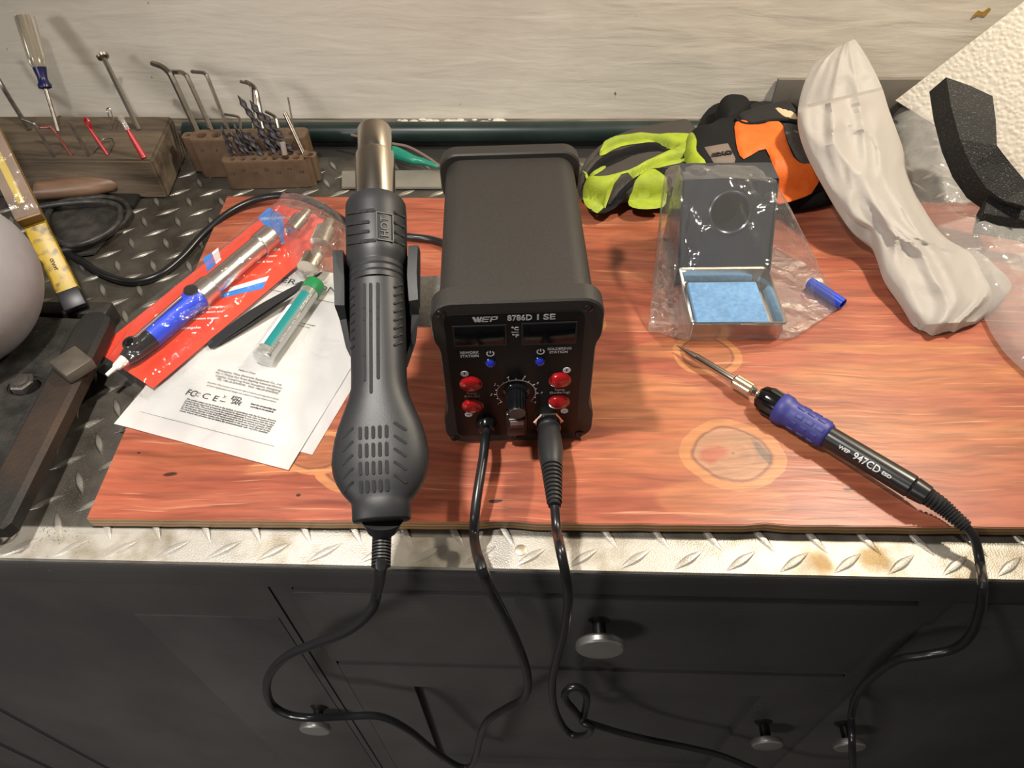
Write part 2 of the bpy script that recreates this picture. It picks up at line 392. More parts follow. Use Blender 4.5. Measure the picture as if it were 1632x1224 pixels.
# face frame with real openings
fr = MB(); FT = FY + .004
M_front = Matrix(((1, 0, 0, 0), (0, 0, -1, FT), (0, 1, 0, 0), (0, 0, 0, 1)))   # x->x, y->z, z->-y
DR = (-.1795, .2790, -.1835, -.0385)     # top drawer
d2 = (-.1775, .2790, -.60, -.1990)       # framed door below
holes = [[(DR[0], DR[2]), (DR[1], DR[2]), (DR[1], DR[3]), (DR[0], DR[3])], [(d2[0], d2[2]), (d2[1], d2[2]), (d2[1], d2[3]), (d2[0], d2[3])]]
fr.prism([(-.85, -.90), (.85, -.90), (.85, -.036), (-.85, -.036)], -.02, 0, holes, M=M_front)
obj('face_frame', fr, black_paint, bench, world=True, smooth=False)
obj('left_panel', MB().prism([(-.85, -.90), (-.1965, -.90), (-.1965, -.040), (-.85, -.040)], -.004, .0012, [[(-.594, -.86), (-.586, -.86), (-.586, -.31), (-.594, -.31)], [(-.682, -.86), (-.672, -.86), (-.672, -.45), (-.682, -.45)]], M=M_front), black_paint, bench, world=True, smooth=False)
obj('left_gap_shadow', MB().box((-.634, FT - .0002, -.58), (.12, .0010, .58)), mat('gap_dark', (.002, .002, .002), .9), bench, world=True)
obj('right_panel', MB().box((.575, FT + .0045, -.475), (.54, .012, .86), .001), black_paint, bench, world=True)
# diagonal-looking grooves at lower left are the open door gaps of the left cabinet
dark = mat('gap_dark', (.002, .002, .002), .9)
obj('carcass_back', MB().box((.05, .46, -.47), (.62, .02, .8)), dark, bench, world=True, smooth=False)
knob_face = mat('satin_knob', (.50, .49, .47), .3, .9)
def knob(px, py, z, y0, parent, L_=.021, r=.0183):
    # centre x from the pixel on the knob's own plane
    x = P(px, py, y=y0 - L_).x
    st = MB().lathe((x, y0 + .002, z), (x, -1, z), [(0, .0105), (.003, .008), (.005, .0052), (L_ - .003, .0052)], 24)
    k = obj('knob', st, mat('dark_knob_stem', (.03, .03, .03), .3, .8), parent, world=False)
    dd = MB().lathe((x, y0 - L_ + .006, z), (x, -1, z), [(0, .004), (.0012, r * .93), (.003, r), (.0065, r), (.0078, r * .93), (.0085, r * .6), (.0087, 0.001)], 40)
    obj('knob_cap', dd, knob_face, k, label='satin nickel knob cap')
def part(name, mb, mt=black_paint, parent=bench, **k): return obj(name, mb, mt, parent, world=True, **k)
dz = MB().box(((DR[0] + DR[1]) / 2, FY + .008, (DR[2] + DR[3]) / 2 - .0025), (DR[1] - DR[0] - .004, .018, DR[3] - DR[2] - .007), .0012)
drawer = part('drawer', dz)
def wknob(px, py, z, y0, parent, **k):
    # the knob is a sub-part: geometry lives in the bench's frame
    inv = Matrix.Translation(-bench.location)
    n0 = set(D.objects); knob(px, py, z, y0, parent, **k)
    for ob in set(D.objects) - n0: ob.data.transform(inv)
def knob_z(px, py, y): return P(px, py, y=y).z
wknob(956, 1035, knob_z(956, 1035, FY - .021 - .002), FY - .001, drawer)
# framed door: stiles, rails and recessed panel
x0, x1, z0, z1 = d2[0] + .002, d2[1] - .0015, d2[2] + .002, d2[3] - .003
door = part('door', MB().prism([(x0, z0), (x1, z0), (x1, z1), (x0, z1)], -.016, .002, [[(-.113, -.545), (.2185, -.545), (.2185, -.2575), (-.113, -.2575)]], M=M_front), smooth=False)
dp = MB().box(((-.113 + .2185) / 2, FT + .0085, -.40), (.345, .008, .30)); dp.xf(Matrix.Translation(-bench.location)); obj('door_panel', dp, black_paint, door)
wknob(1223, 1187, knob_z(1223, 1187, FY - .020), FY + .001, door, r=.0158)
dl = part('left_door', MB().box((-.262, FT + .003, -.50), (.118, .010, .80), .0008))
wknob(502, 1163, knob_z(502, 1163, FY - .020), FY + .001, dl, r=.0158)
dr = part('right_door', MB().box((.57, FT + .0032, -.485), (.54, .010, .80), .0006))
wknob(1354, 1190, knob_z(1354, 1190, FY - .020), FY + .001, dr, r=.0158)
# ------------------------------------------------------------------ plywood board
def wood_material():
    mt = D.materials.new('red_stained_plywood'); mt.use_nodes = True; nt = mt.node_tree; n = nt.nodes; L = nt.links
    b = n['Principled BSDF']; tc = n.new('ShaderNodeTexCoord'); geo = n.new('ShaderNodeNewGeometry')
    def mp_(st, src=None):
        mp = n.new('ShaderNodeMapping'); mp.inputs['Scale'].default_value = st; L.new(src or wpos, mp.inputs[0]); return mp.outputs[0]
    def nz(scale, st, det=5, dist=0, src=None):
        x = n.new('ShaderNodeTexNoise'); x.inputs['Scale'].default_value = scale; x.inputs['Detail'].default_value = det; x.inputs['Distortion'].default_value = dist
        L.new(mp_(st, src), x.inputs['Vector']); return x.outputs['Fac']
    def math_(op, a, b_=None, c=None):
        x = n.new('ShaderNodeMath'); x.operation = op
        for i, v in enumerate((a, b_, c)):
            if v is None: continue
            if isinstance(v, (int, float)): x.inputs[i].default_value = v
            else: L.new(v, x.inputs[i])
        return x.outputs[0]
    def ramp(f, stops):
        cr = n.new('ShaderNodeValToRGB'); L.new(f, cr.inputs[0]); e = cr.color_ramp.elements
        while len(e) < len(stops): e.new(.5)
        for k, (p, c) in enumerate(stops):
            e[k].position = p; e[k].color = (*c, 1) if len(c) == 3 else c
        return cr.outputs[0]
    def mix(f, a, b_):
        x = n.new('ShaderNodeMix'); x.data_type = 'RGBA'
        if isinstance(f, float): x.inputs[0].default_value = f
        else: L.new(f, x.inputs[0])
        for i, v in ((6, a), (7, b_)):
            if isinstance(v, tuple): x.inputs[i].default_value = (*v, 1)
            else: L.new(v, x.inputs[i])
        return x.outputs[2]
    wpos = tc.outputs['Object']
    # warp so the grain flows
    wn = n.new('ShaderNodeTexNoise'); wn.inputs['Scale'].default_value = 7; wn.inputs['Detail'].default_value = 2; L.new(wpos, wn.inputs['Vector'])
    wa = n.new('ShaderNodeVectorMath'); wa.operation = 'MULTIPLY_ADD'; L.new(wn.outputs['Color'], wa.inputs[0]); wa.inputs[1].default_value = (0, .022, 0); L.new(wpos, wa.inputs[2])
    wpos = wa.outputs[0]
    fine = nz(200, (.10, 1, 1), 6, .4); mid = nz(60, (.10, 1, 1), 7, .35); big = nz(6, (.35, 1.3, 1), 3, .8); streak = nz(420, (.03, 1, 1), 3)
    red = ramp(mid, [(.3, (.24, .058, .032)), (.5, (.32, .086, .048)), (.72, (.38, .125, .068))])
    org = ramp(mid, [(.3, (.33, .100, .045)), (.6, (.39, .140, .062)), (.8, (.45, .19, .09))])
    base = mix(ramp(big, [(.50, (0, 0, 0)), (.66, (.9, .9, .9))]), red, org)
    def ell(px, py, rx, ry, rot=0.0, w=0.0, src=None):
        c = P(px, py, z=BT); mp = n.new('ShaderNodeMapping'); mp.vector_type = 'TEXTURE'
        mp.inputs['Location'].default_value = (c.x - BO.x, c.y - BO.y, 0); mp.inputs['Rotation'].default_value = (0, 0, rot); mp.inputs['Scale'].default_value = (rx, ry, 100)
        s0 = tc.outputs['Object']
        if w:
            a_ = n.new('ShaderNodeVectorMath'); a_.operation = 'MULTIPLY_ADD'; x = n.new('ShaderNodeTexNoise'); x.inputs['Scale'].default_value = 25; x.inputs['Detail'].default_value = 3; L.new(s0, x.inputs['Vector'])
            a_.inputs[1].default_value = (w, w, 0); L.new(x.outputs['Color'], a_.inputs[0]); 
            s2 = n.new('ShaderNodeVectorMath'); s2.operation = 'SUBTRACT'; L.new(s0, s2.inputs[0]); s2.inputs[1].default_value = (w / 2, w / 2, 0); L.new(s2.outputs[0], a_.inputs[2]); s0 = a_.outputs[0]
        L.new(s0, mp.inputs[0]); v = n.new('ShaderNodeVectorMath'); v.operation = 'LENGTH'; L.new(mp.outputs[0], v.inputs[0]); return v.outputs['Value']
    BO = boardC
    # pale unstained patches
    for px, py, rx, ry, rot in ((1010, 640, .072, .033, -.12), (1470, 600, .12, .019, 0.02), (1480, 680, .13, .017, -.06), (1150, 795, .050, .019, 0), (1440, 555, .09, .008, .0), (470, 735, .040, .012, .3), (1080, 555, .05, .010, .1)):
        d = ell(px, py, rx, ry, rot, .012); base = mix(ramp(d, [(.86, (1, 1, 1)), (1.0, (0, 0, 0))]), base, org)
    # knots
    for px, py, r1, tone in ((1168, 722, .031, 1), (560, 742, .022, 2), (505, 720, .02, 2), (930, 515, .016, 1), (1130, 565, .024, 3)):
        d = ell(px, py, r1 * 1.25, r1, 0, .013)
        rings = math_('SINE', math_('MULTIPLY', d, 22.0)); rings = math_('MULTIPLY_ADD', rings, .5, .5)
        c0, c1 = ((.30, .15, .085), (.40, .20, .115)) if tone == 1 else ((.30, .095, .045), (.36, .13, .06))
        kc = mix(ramp(mid, [(0.35, (0, 0, 0)), (.65, (1, 1, 1))]), mix(ramp(rings, [(.4, (0, 0, 0)), (1, (.45, .45, .45))]), c0, c1), c1)
        if tone == 1:
            dd = ell(px - 27, py + 2, .011, .010, .5, .022); kc = mix(ramp(dd, [(.6, (.9, .9, .9)), (1.2, (0, 0, 0))]), kc, (.33, .10, .06))
            dd = ell(px + 50, py + 2, .0045, .017, .35, .010); kc = mix(ramp(dd, [(.6, (.8, .8, .8)), (1.2, (0, 0, 0))]), kc, (.13, .09, .075))
            dd = ell(px, py, .0016, .0016, 0, .001); kc = mix(ramp(dd, [(.5, (.7, .7, .7)), (1.1, (0, 0, 0))]), kc, (.16, .08, .04))
        halo = ramp(d, [(.70, (0, 0, 0)), (.80, (1, 1, 1)), (1.05, (.9, .9, .9)), (1.15, (0, 0, 0))])
        base = mix(halo, base, (.46, .19, .075))
        base = mix(ramp(d, [(.70, (1, 1, 1)), (.76, (0, 0, 0))]), base, kc)
        base = mix(ramp(d, [(.66, (0, 0, 0)), (.715, (.7, .7, .7)), (.77, (.0, .0, .0))]), base, (.13, .055, .035))
    for px, py, rx, ry in ((790, 797, .006, .002), (1352, 779, .004, .0015), (485, 705, .0016, .006), (270, 757, .006, .002), (475, 790, .002, .0015), (220, 722, .0015, .001)):
        d = ell(px, py, rx, ry, .1, .004); base = mix(ramp(d, [(.7, (1, 1, 1)), (1.1, (0, 0, 0))]), base, (.05, .02, .012))
    fr_ = ramp(fine, [(.35, (.72, .72, .72)), (.6, (1.08, 1.06, 1.04))])
    x = n.new('ShaderNodeMix'); x.data_type = 'RGBA'; x.blend_type = 'MULTIPLY'; x.inputs[0].default_value = 1; L.new(base, x.inputs[6]); L.new(fr_, x.inputs[7])
    top = mix(ramp(streak, [(.64, (0, 0, 0)), (.74, (.55, .55, .55))]), x.outputs[2], (.66, .34, .20))
    # ply edge: layered veneers by height
    sp = n.new('ShaderNodeSeparateXYZ'); L.new(tc.outputs['Object'], sp.inputs[0])
    ly = ramp(math_('DIVIDE', sp.outputs[2], BT), [(.0, (.10, .055, .025)), (.22, (.30, .17, .07)), (.34, (.12, .07, .03)), (.50, (.36, .21, .09)), (.66, (.14, .08, .035)), (.84, (.40, .25, .11)), (1, (.45, .2, .1))])
    g = n.new('ShaderNodeSeparateXYZ'); L.new(geo.outputs['Normal'], g.inputs[0])
    col = mix(ramp(g.outputs[2], [(.5, (0, 0, 0)), (.7, (1, 1, 1))]), ly, top)
    L.new(col, b.inputs['Base Color']); b.inputs['Roughness'].default_value = .38; b.inputs['Specular IOR Level'].default_value = .4
    bp = n.new('ShaderNodeBump'); bp.inputs['Strength'].default_value = .5; bp.inputs['Distance'].default_value = .0006
    L.new(math_('ADD', fine, math_('MULTIPLY', mid, .8)), bp.inputs['Height']); L.new(bp.outputs[0], b.inputs['Normal'])
    return mt
A = P(137, 827, z=BT); A2 = P(1610, 841, z=BT); B_ = P(362, 312, z=BT)
R1 = A + (A2 - A) * 1.35; R2 = V((R1.x + .02, .632, BT))
edge = [A.xy]
for k in range(1, 60):
    p = A.lerp(R1, k / 60); edge.append((p.x, p.y + .0006 * N3(p.x, 0, 3, 60) + (.0016 if k in (20, 21, 33) else 0)))
edge += [R1.xy, R2.xy, B_.xy]
edge = [V(e) for e in edge]
cxb = (min(e.x for e in edge) + max(e.x for e in edge)) / 2; cyb = (min(e.y for e in edge) + max(e.y for e in edge)) / 2
boardC = V((cxb, cyb, 0))
tag(obj('plywood_board', MB().prism(edge, .0014, BT, bev=.0006), wood_material(), smooth=False), 'red stained plywood board lying on the tread plate bench top', 'board')

# ------------------------------------------------------------------ soldering station
SY = math.radians(3.5)
st = thing('soldering_station', 'black box-shaped soldering and rework station with red buttons and round dial', 'soldering station', (-.0115, .3205, BT), SY)
housing_m = mat('grey_black_powder_coat', (.020, .018, .016), .46, spec=.3, col2=(.032, .029, .026), nscale=1500, bump=.5, bscale=2500, bdist=.0002)
def bez(w, h, r, y, cz, waist=0):
    out = []
    for x, z in rrect(w, h, r, 8, 0, cz): out.append((x, y, z))
    return out
def ringxz(w, h, r, y, cz): return [(x, y, z) for x, z in rrect(w, h, r, 8, 0, cz)]
HB = .0725
mb = MB(); mb.loft([ringxz(.100, .134, .014, .010, HB), ringxz(.100, .134, .014, .172, HB)]); obj('housing', mb, housing_m, st)
def bezel(y0, y1):
    mb = MB()
    pts = []
    # waisted sides
    prof = [(.0545, .0), (.0545, .108), (.0535, .112), (.0535, .112)]
    def outline(k):
        o_ = []
        W_, Hh, r = .109 * k, .143 * k, .014
        base = rrect(W_, Hh, r, 8, 0, HB)
        # densify the straight sides with a waist
        L_ = []
        for i, p in enumerate(base):
            L_.append(p); q = base[(i + 1) % len(base)]
            if abs(p[0] - q[0]) < 1e-6 and abs(p[1] - q[1]) > .03:
                for t in [j / 24 for j in range(1, 24)]:
                    z = p[1] + (q[1] - p[1]) * t; dpt = 0
                    u = (z - (HB - Hh / 2)) / Hh
                    if .22 < u < .78: dpt = .0034 * min(1, (u - .22) / .06, (.78 - u) / .06)
                    L_.append((p[0] - math.copysign(dpt, p[0]), z))
        return L_
    a = outline(1.0); b = outline(.985)
    e = .0012 if y0 < y1 else -.0012
    mb.loft([[(x, y0, z) for x, z in b], [(x, y0 + e, z) for x, z in a], [(x, y1 - e, z) for x, z in a], [(x, y1, z) for x, z in b]])
    return mb
obj('front_bezel', bezel(0, .016), housing_m, st)
obj('rear_bezel', bezel(.166, .179), housing_m, st)
MF = lambda x, z, y=0: Matrix(((1, 0, 0, x), (0, 0, -1, y), (0, 1, 0, z), (0, 0, 0, 1)))   # text on the front
fp = MB().prism(rrect(.088, .1245, .006, 5, -.002, .0725), 0, .0006, M=MF(0, 0, 0)); 
panel = obj('face_panel', fp, mat('face_black', (.005, .005, .005), .35, spec=.3), st)
fr_ = MB()
for x, z in ((-.0472, .1358), (.0440, .1363), (-.0485, .0075), (.0457, .0075), (-.001, .0085)):
    s0 = MB().lathe((x, .0012, z), (x, -1, z), [(0, .0032), (.0018, .0032), (.0026, .0022), (.0028, .0005)], 20)
    sc_ = obj('screw', s0, mat('black_screw', (.06, .055, .05), .25, .9), st)
    obj('screw_slot', MB().box((x, -.0017, z), (.0036, .0004, .0008)).box((x, -.0017, z), (.0008, .0004, .0036)), slot_black, sc_)
FP = -.0007
for x0, x1, z0, z1 in ((-.0402, -.0081, .1082, .1245), (.0035, .0368, .1075, .1252)):
    d = obj('display', MB().box(((x0 + x1) / 2, FP - .0001, (z0 + z1) / 2), (x1 - x0, .0006, z1 - z0), .0002), mat('display_glass', (.003, .003, .004), .12, spec=.25), st)
    obj('display_frame', MB().prism([(x0 - .001, z0 - .001), (x1 + .001, z0 - .001), (x1 + .001, z1 + .001), (x0 - .001, z1 + .001)], .0006, .0012, [[(x0, z0), (x1, z0), (x1, z1), (x0, z1)]], M=MF(0, 0, 0)), mat('frame_black', (.014, .014, .015), .35), d)
for x in (-.0183, .0145):
    b0 = MB().lathe((x, 0, .0911), (x, -1, .0911), [(0, .0038), (.0014, .0038), (.0018, .0034)], 24); pb = obj('power_button', b0, gloss_black, st, label='small blue power button')
    b1 = MB().lathe((x, -.0016, .0911), (x, -1, .0911), [(0, .0031), (.0014, .0029), (.0022, .0018), (.0024, .0002)], 24); obj('button_cap', b1, mat('blue_button', (.010, .02, .33), .12, coat=.6), pb)
redm = mat('red_button', (.36, .006, .008), .22, coat=.5)
for x, z in ((-.0326, .0694), (-.0327, .0456), (.0286, .0705), (.0287, .0469)):
    b0 = MB().lathe((x, 0, z), (x, -1, z), [(0, .0078), (.0011, .0078), (.0014, .0070), (.0022, .0064), (.0027, .0058), (.0033, .0028), (.0035, .0002)], 36)
    obj('temperature_button', b0, redm, st, label='round red temperature button')
# dial
kx, kz = -.0016, .0585
obj('dial', MB().lathe((kx, 0, kz), (kx, -1, kz), [(0, .0098), (.001, .0098), (.0024, .0086), (.0028, .0074)], 40), gloss_black, st)
rings = []; ns = 72
for t, r in ((.002, .0074), (.012, .0068), (.0185, .0064), (.0192, .0058), (.0193, .0005)):
    rings.append([(kx + math.cos(k * 2 * math.pi / ns) * (r * (1 - .07 * (k % 4 < 2) * (t < .019))), -t, kz + math.sin(k * 2 * math.pi / ns) * (r * (1 - .07 * (k % 4 < 2) * (t < .019)))) for k in range(ns)])
kn = obj('dial_knob', MB().loft(rings), gloss_black, st, angle=25)
obj('knob_cap', MB().lathe((kx, -.0192, kz), (kx, -1, kz), [(0, .0056), (.0004, .0054), (.0005, .0001)], 32), mat('knob_cap_grey', (.06, .055, .05), .35), kn)
ring = MB(); n_ = 60; a0, a1 = math.radians(222), math.radians(-42)
for i in range(n_):
    q = [a0 + (a1 - a0) * (i + k) / n_ for k in (0, 1)]
    ring.face([(kx + math.cos(q[0]) * .0133, FP - .0001, kz + math.sin(q[0]) * .0133), (kx + math.cos(q[1]) * .0133, FP - .0001, kz + math.sin(q[1]) * .0133), (kx + math.cos(q[1]) * .0140, FP - .0001, kz + math.sin(q[1]) * .0140), (kx + math.cos(q[0]) * .0140, FP - .0001, kz + math.sin(q[0]) * .0140)][::-1])
for i in range(8):
    a_ = a0 + (a1 - a0) * i / 7; c, s0 = math.cos(a_), math.sin(a_)
    ring.box((0, 0, 0), (.0018, .0004, .0005), M=Matrix.Translation((kx + c * .0147, FP, kz + s0 * .0147)) @ Matrix.Rotation(-a_, 4, 'Y'))
    add(ring, text_mb(str(i + 1), .0028, MF(kx + c * .0176, kz + s0 * .0172, FP), shear=.3))
    if i < 7:
        a_ = a0 + (a1 - a0) * (i + .5) / 7; c, s0 = math.cos(a_), math.sin(a_)
        ring.box((0, 0, 0), (.0010, .0004, .0004), M=Matrix.Translation((kx + c * .0144, FP, kz + s0 * .0144)) @ Matrix.Rotation(-a_, 4, 'Y'))
obj('dial_scale', ring, grey_print, st, smooth=False)
# lettering
lt = MB(); T = lambda s, size, x, z, w=None, bold=0, sh=0: add(lt, text_mb(s, size, MF(x, z, FP), w, bold=bold, shear=sh))
# slanted block-letter mark
def glyph(polys, x, z, s, sh=.35):
    for pl in polys: lt.face([(x + (a + sh * b) * s, FP - .0001, z + b * s) for a, b in pl])
sw_ = .0046
glyph([[(-.1, 1), (.3, 1), (.55, .35), (.45, 0), (.25, 0)], [(.6, 1), (.85, 1), (.95, .4), (.8, 0), (.62, 0), (.5, .6)], [(1.05, 1), (1.3, 1), (1.0, 0), (.8, 0)]], -.0278, .1283, sw_, .0)
glyph([[(1.25, 1), (2.2, 1), (2.2, .8), (1.25, .8)], [(1.2, .6), (2.1, .6), (2.1, .4), (1.2, .4)], [(1.15, .2), (2.1, .2), (2.1, 0), (1.15, 0)], [(1.15, 0), (1.4, 0), (1.4, .9), (1.15, .9)]], -.0281, .1283, sw_, .3)
glyph([[(2.3, 0), (2.55, 0), (2.55, 1), (2.3, 1)], [(2.3, 1), (3.2, 1), (3.2, .8), (2.3, .8)], [(3.0, 1), (3.25, .9), (3.25, .45), (3.0, .35)], [(2.5, .5), (3.1, .5), (3.15, .35), (2.5, .3)]], -.0281, .1283, sw_, .3)
T('8786D', .0064, .0015, .1306, .0155, .00012); T('I SE', .0064, .0178, .1306, .0115, .00012)
T('°C', .0038, -.0016, .1213, .0046, .0001); T('°F', .0038, -.0014, .1150, .0044, .0001); lt.box((-.0016, FP, .1183), (.0046, .0002, .0003))
T('REWORK', .0031, -.0318, .1008, .0125, .0001); T('STATION', .0031, -.0318, .0975, .0120, .0001)
T('SOLDERING', .0031, .0273, .1018, .0158, .0001); T('STATION', .0031, .0268, .0986, .0120, .0001)
T('Temp.', .0030, -.0325, .0596, .0078); T('(Hot Air)', .0030, -.0325, .0565, .0106); T('Temp.', .0030, .0290, .0602, .0078); T('(Soldering)', .0030, .0290, .0573, .0140)
obj('printed_lettering', lt, grey_print, st, smooth=False)
ic = MB()
for x, z, kind in ((-.0362, .0802, 'p'), (.0329, .0806, 'p'), (-.0363, .0362, 'm'), (.0330, .0366, 'm')):
    ic.prism(circ(x, z, .0027, 24), .0006, .0009, [[(x - .0016, z - .0004), (x + .0016, z - .0004), (x + .0016, z + .0004), (x - .0016, z + .0004)]] if kind == 'm' else [[(x - .0016, z - .0004), (x - .0004, z - .0004), (x - .0004, z - .0016), (x + .0004, z - .0016), (x + .0004, z - .0004), (x + .0016, z - .0004), (x + .0016, z + .0004), (x + .0004, z + .0004), (x + .0004, z + .0016), (x - .0004, z + .0016), (x - .0004, z + .0004), (x - .0016, z + .0004)]], M=MF(0, 0))
for x, z in ((-.0181, .0994), (.0149, .0997)):
    for i in range(20):
        q = [math.radians(125 + 290 * (i + k) / 20) for k in (0, 1)]
        ic.face([(x + math.cos(q[0]) * .0019, FP - .0001, z + math.sin(q[0]) * .0019), (x + math.cos(q[1]) * .0019, FP - .0001, z + math.sin(q[1]) * .0019), (x + math.cos(q[1]) * .0027, FP - .0001, z + math.sin(q[1]) * .0027), (x + math.cos(q[0]) * .0027, FP - .0001, z + math.sin(q[0]) * .0027)])
    ic.box((x, FP, z + .0014), (.0008, .0003, .0024))
obj('button_symbols', ic, mat('icon_print', (.6, .6, .61), .5), st, smooth=False)
# rocker switch under the dial
sw0 = obj('power_switch', MB().box((-.0016, -.001, .0260), (.0155, .006, .0245), .001), mat('switch_black', (.012, .012, .012), .35), st)
obj('rocker', MB().box((-.0016, -.0046, .0300), (.0120, .003, .010), .0006).box((-.0016, -.0042, .0195), (.0120, .002, .010), .0006), mat('switch_grey', (.02, .02, .02), .3), sw0)
obj('rocker_mark', MB().box((-.0016, -.0063, .0310), (.0095, .0003, .0045)), mat('rocker_grey', (.42, .43, .44), .3), sw0)
# cable bushings
G1 = (-.0240, .0255); G2 = (.0215, .0275)
obj('cable_bushing', MB().lathe((G1[0], .001, G1[1]), (G1[0], -1, G1[1]), [(0, .0078), (.003, .0078), (.0055, .0066), (.008, .0060), (.0085, .004)], 32), gloss_black, st)
nut = MB().lathe((G2[0], .001, G2[1]), (G2[0], -1, G2[1]), [(0, .0112), (.0042, .0112), (.0048, .0100)], 6); so = obj('socket_nut', nut, mat('bright_nut', (.7, .68, .63), .15, 1.0), st, smooth=False)
obj('socket_ring', MB().lathe((G2[0], 0, G2[1]), (G2[0], -1, G2[1]), [(0, .0088), (.009, .0088), (.010, .0078)], 40), gloss_black, so)
for x in (-.04, .04):
    for y in (.02, .155): obj('foot', MB().cyl((x, y, -.0004), (x, y, .004), .006), mat('rubber_foot', (.01, .01, .01), .8), st)
M_st = Matrix.Translation(st.location) @ Matrix.Rotation(SY, 4, 'Z')
# power lead leaving the back and running left over the tread plate
pc = [(700, 385, BT + .0045), (650, 377, BT + .0045), (600, 370, BT + .0045), (555, 355, BT + .006), (515, 330, BT + .012), (470, 313, BT + .014), (420, 315, BT + .010), (370, 336, BT + .0045), (325, 372, .010), (290, 410, .005), (250, 440, .0045), (205, 449, .0045), (160, 435, .0045), (125, 413, .0045), (100, 398, .0045), (85, 388, .0045)]
pts = [V((-.02, .508, BT + .02)), V((-.045, .520, BT + .012))] + [P(a, b, z=c) for a, b, c in pc]
pts[2:2] = []
obj('power_cord', MB().tube(pts, .0036), cord_mat, st, world=True)

# ------------------------------------------------------------------ hot air handpiece
GB, GT = P(608.5, 831, z=.100), P(597, 208, z=.195)
gd = (GT - GB).normalized(); GLen = (GT - GB).length
gr = gd.cross(V((0, 0, 1))).normalized(); gu = gr.cross(gd).normalized()
def t_at(py):
    lo, hi = -.08, GLen + .02
    for _ in range(40):
        mid = (lo + hi) / 2
        if proj(GB + gd * mid)[1] > py: lo = mid
        else: hi = mid
    return lo
def G(py, half_px, dr=1.0, off=0, up=0.0, e=2.0, n=48):
    t = t_at(py); c = GB + gd * t; dpt = proj(c)[2]; a = half_px / F_PX * dpt; c = c + gr * (off / F_PX * dpt) + gu * up
    pts = []
    for k in range(n):
        th = 2 * math.pi * k / n; cs, sn = math.cos(th), math.sin(th)
        x = math.copysign(abs(cs) ** (2 / e), cs); y = math.copysign(abs(sn) ** (2 / e), sn)
        pts.append(c + gr * x * a + gu * y * a * (dr(th) if callable(dr) else dr))
    return pts
def Gr(spec, **k): return MB().loft([G(*s, **k) if isinstance(s, tuple) else s for s in spec])
gun = thing('hot_air_gun', 'charcoal hot air gun handle with steel nozzle held in the station side cradle', 'hot air gun', (GB.x, GB.y, GB.z - .02))
def gp(name, mb, mt, parent=gun, **k): return obj(name, mb, mt, parent, world=True, **k)
nz_ = MB()
rows = [(206, 25), (209, 27), (247, 27), (249, 30.5), (252, 31.3), (330, 31.5)]
inner = [(206, 24.0), (240, 23.5)]
nz_.loft([G(*inner[1])] + [G(*inner[0])] + [G(*r) for r in rows], caps=True)
gp('nozzle', nz_, mat('spun_steel', (.66, .60, .52), .18, 1.0, bump=.08, bscale=1200, bdist=.0001))
col = Gr([(326, 40), (327, 45), (331, 47.2), (345, 48), (412, 48), (419, 47), (427, 43), (431, 42)])
collar = gp('vented_collar', col, dark_gun, angle=50)
ribs = Gr([(430, 42.5), (437, 43.4), (439, 42.2), (441, 43.4), (447, 43.4), (449, 42.2), (451, 43.6), (458, 43.6)]); gp('collar_ring', ribs, dark_gun, angle=25)
body = Gr([(457, 43.2, .92), (480, 43.6, .9), (560, 43.8, .86), (600, 43.8, .82), (620, 44.5, .80), (640, 50, .72), (660, 58.5, .62), (680, 66.5, .55), (700, 72.5, .50), (720, 76, .48), (737, 77.5, .47), (755, 75, .48), (770, 69.5, .50), (785, 60.5, .54), (795, 52, .60), (800, 48, .66), (804, 46.8, .68), (828, 46.5, .68), (831, 44, .66)], e=2.25)
handle = gp('handle', body, dark_gun, angle=60)
def gslot(px, py, px2, py2, wpx, hgt, parent=handle, name='slot_marks', acc=None):
    """groove seen from above on the upper face of the handle"""
    def on(px, py):
        t = t_at(py); c = GB + gd * t; dd = proj(c); x = (px - dd[0]) / F_PX * dd[2]; return c + gr * x + gu * hgt(py, px - dd[0]), dd[2]
    a, d0 = on(px, py); b, d1 = on(px2, py2); wm_ = wpx / F_PX * d0 / 2; ax = (b - a); ln = ax.length; ax.normalize(); s0 = ax.cross(gu).normalized(); up = s0.cross(ax)
    pts = []
    for k in range(9): q = math.radians(90 + 180 * k / 8); pts.append((math.cos(q) * wm_, math.sin(q) * wm_))
    for k in range(9): q = math.radians(-90 + 180 * k / 8); pts.append((ln + math.cos(q) * wm_, math.sin(q) * wm_))
    acc.prism(pts, -.0016, .0005, M=Matrix(((ax.x, s0.x, up.x, a.x), (ax.y, s0.y, up.y, a.y), (ax.z, s0.z, up.z, a.z), (0, 0, 0, 1))))
half = [(457, 43.2, .92), (480, 43.6, .9), (560, 43.8, .86), (600, 43.8, .82), (620, 44.5, .80), (640, 50, .72), (660, 58.5, .62), (680, 66.5, .55), (700, 72.5, .50), (720, 76, .48), (737, 77.5, .47), (755, 75, .48), (770, 69.5, .50), (785, 60.5, .54), (800, 48, .66), (831, 45, .66)]
def surf(py, x):
    for (y0, a0_, r0), (y1, a1_, r1) in zip(half, half[1:]):
        if y0 <= py <= y1:
            k = (py - y0) / (y1 - y0); a_ = a0_ + (a1_ - a0_) * k; r_ = r0 + (r1 - r0) * k; break
    else: a_, r_ = 47, 1.0
    if py < 455: a_, r_ = 48, 1.0
    e = 2.25 if py > 455 else 2.0
    h = a_ * r_ * max(0, 1 - (abs(x) / a_) ** e) ** (1 / e)
    return h / F_PX * proj(GB + gd * t_at(py))[2]
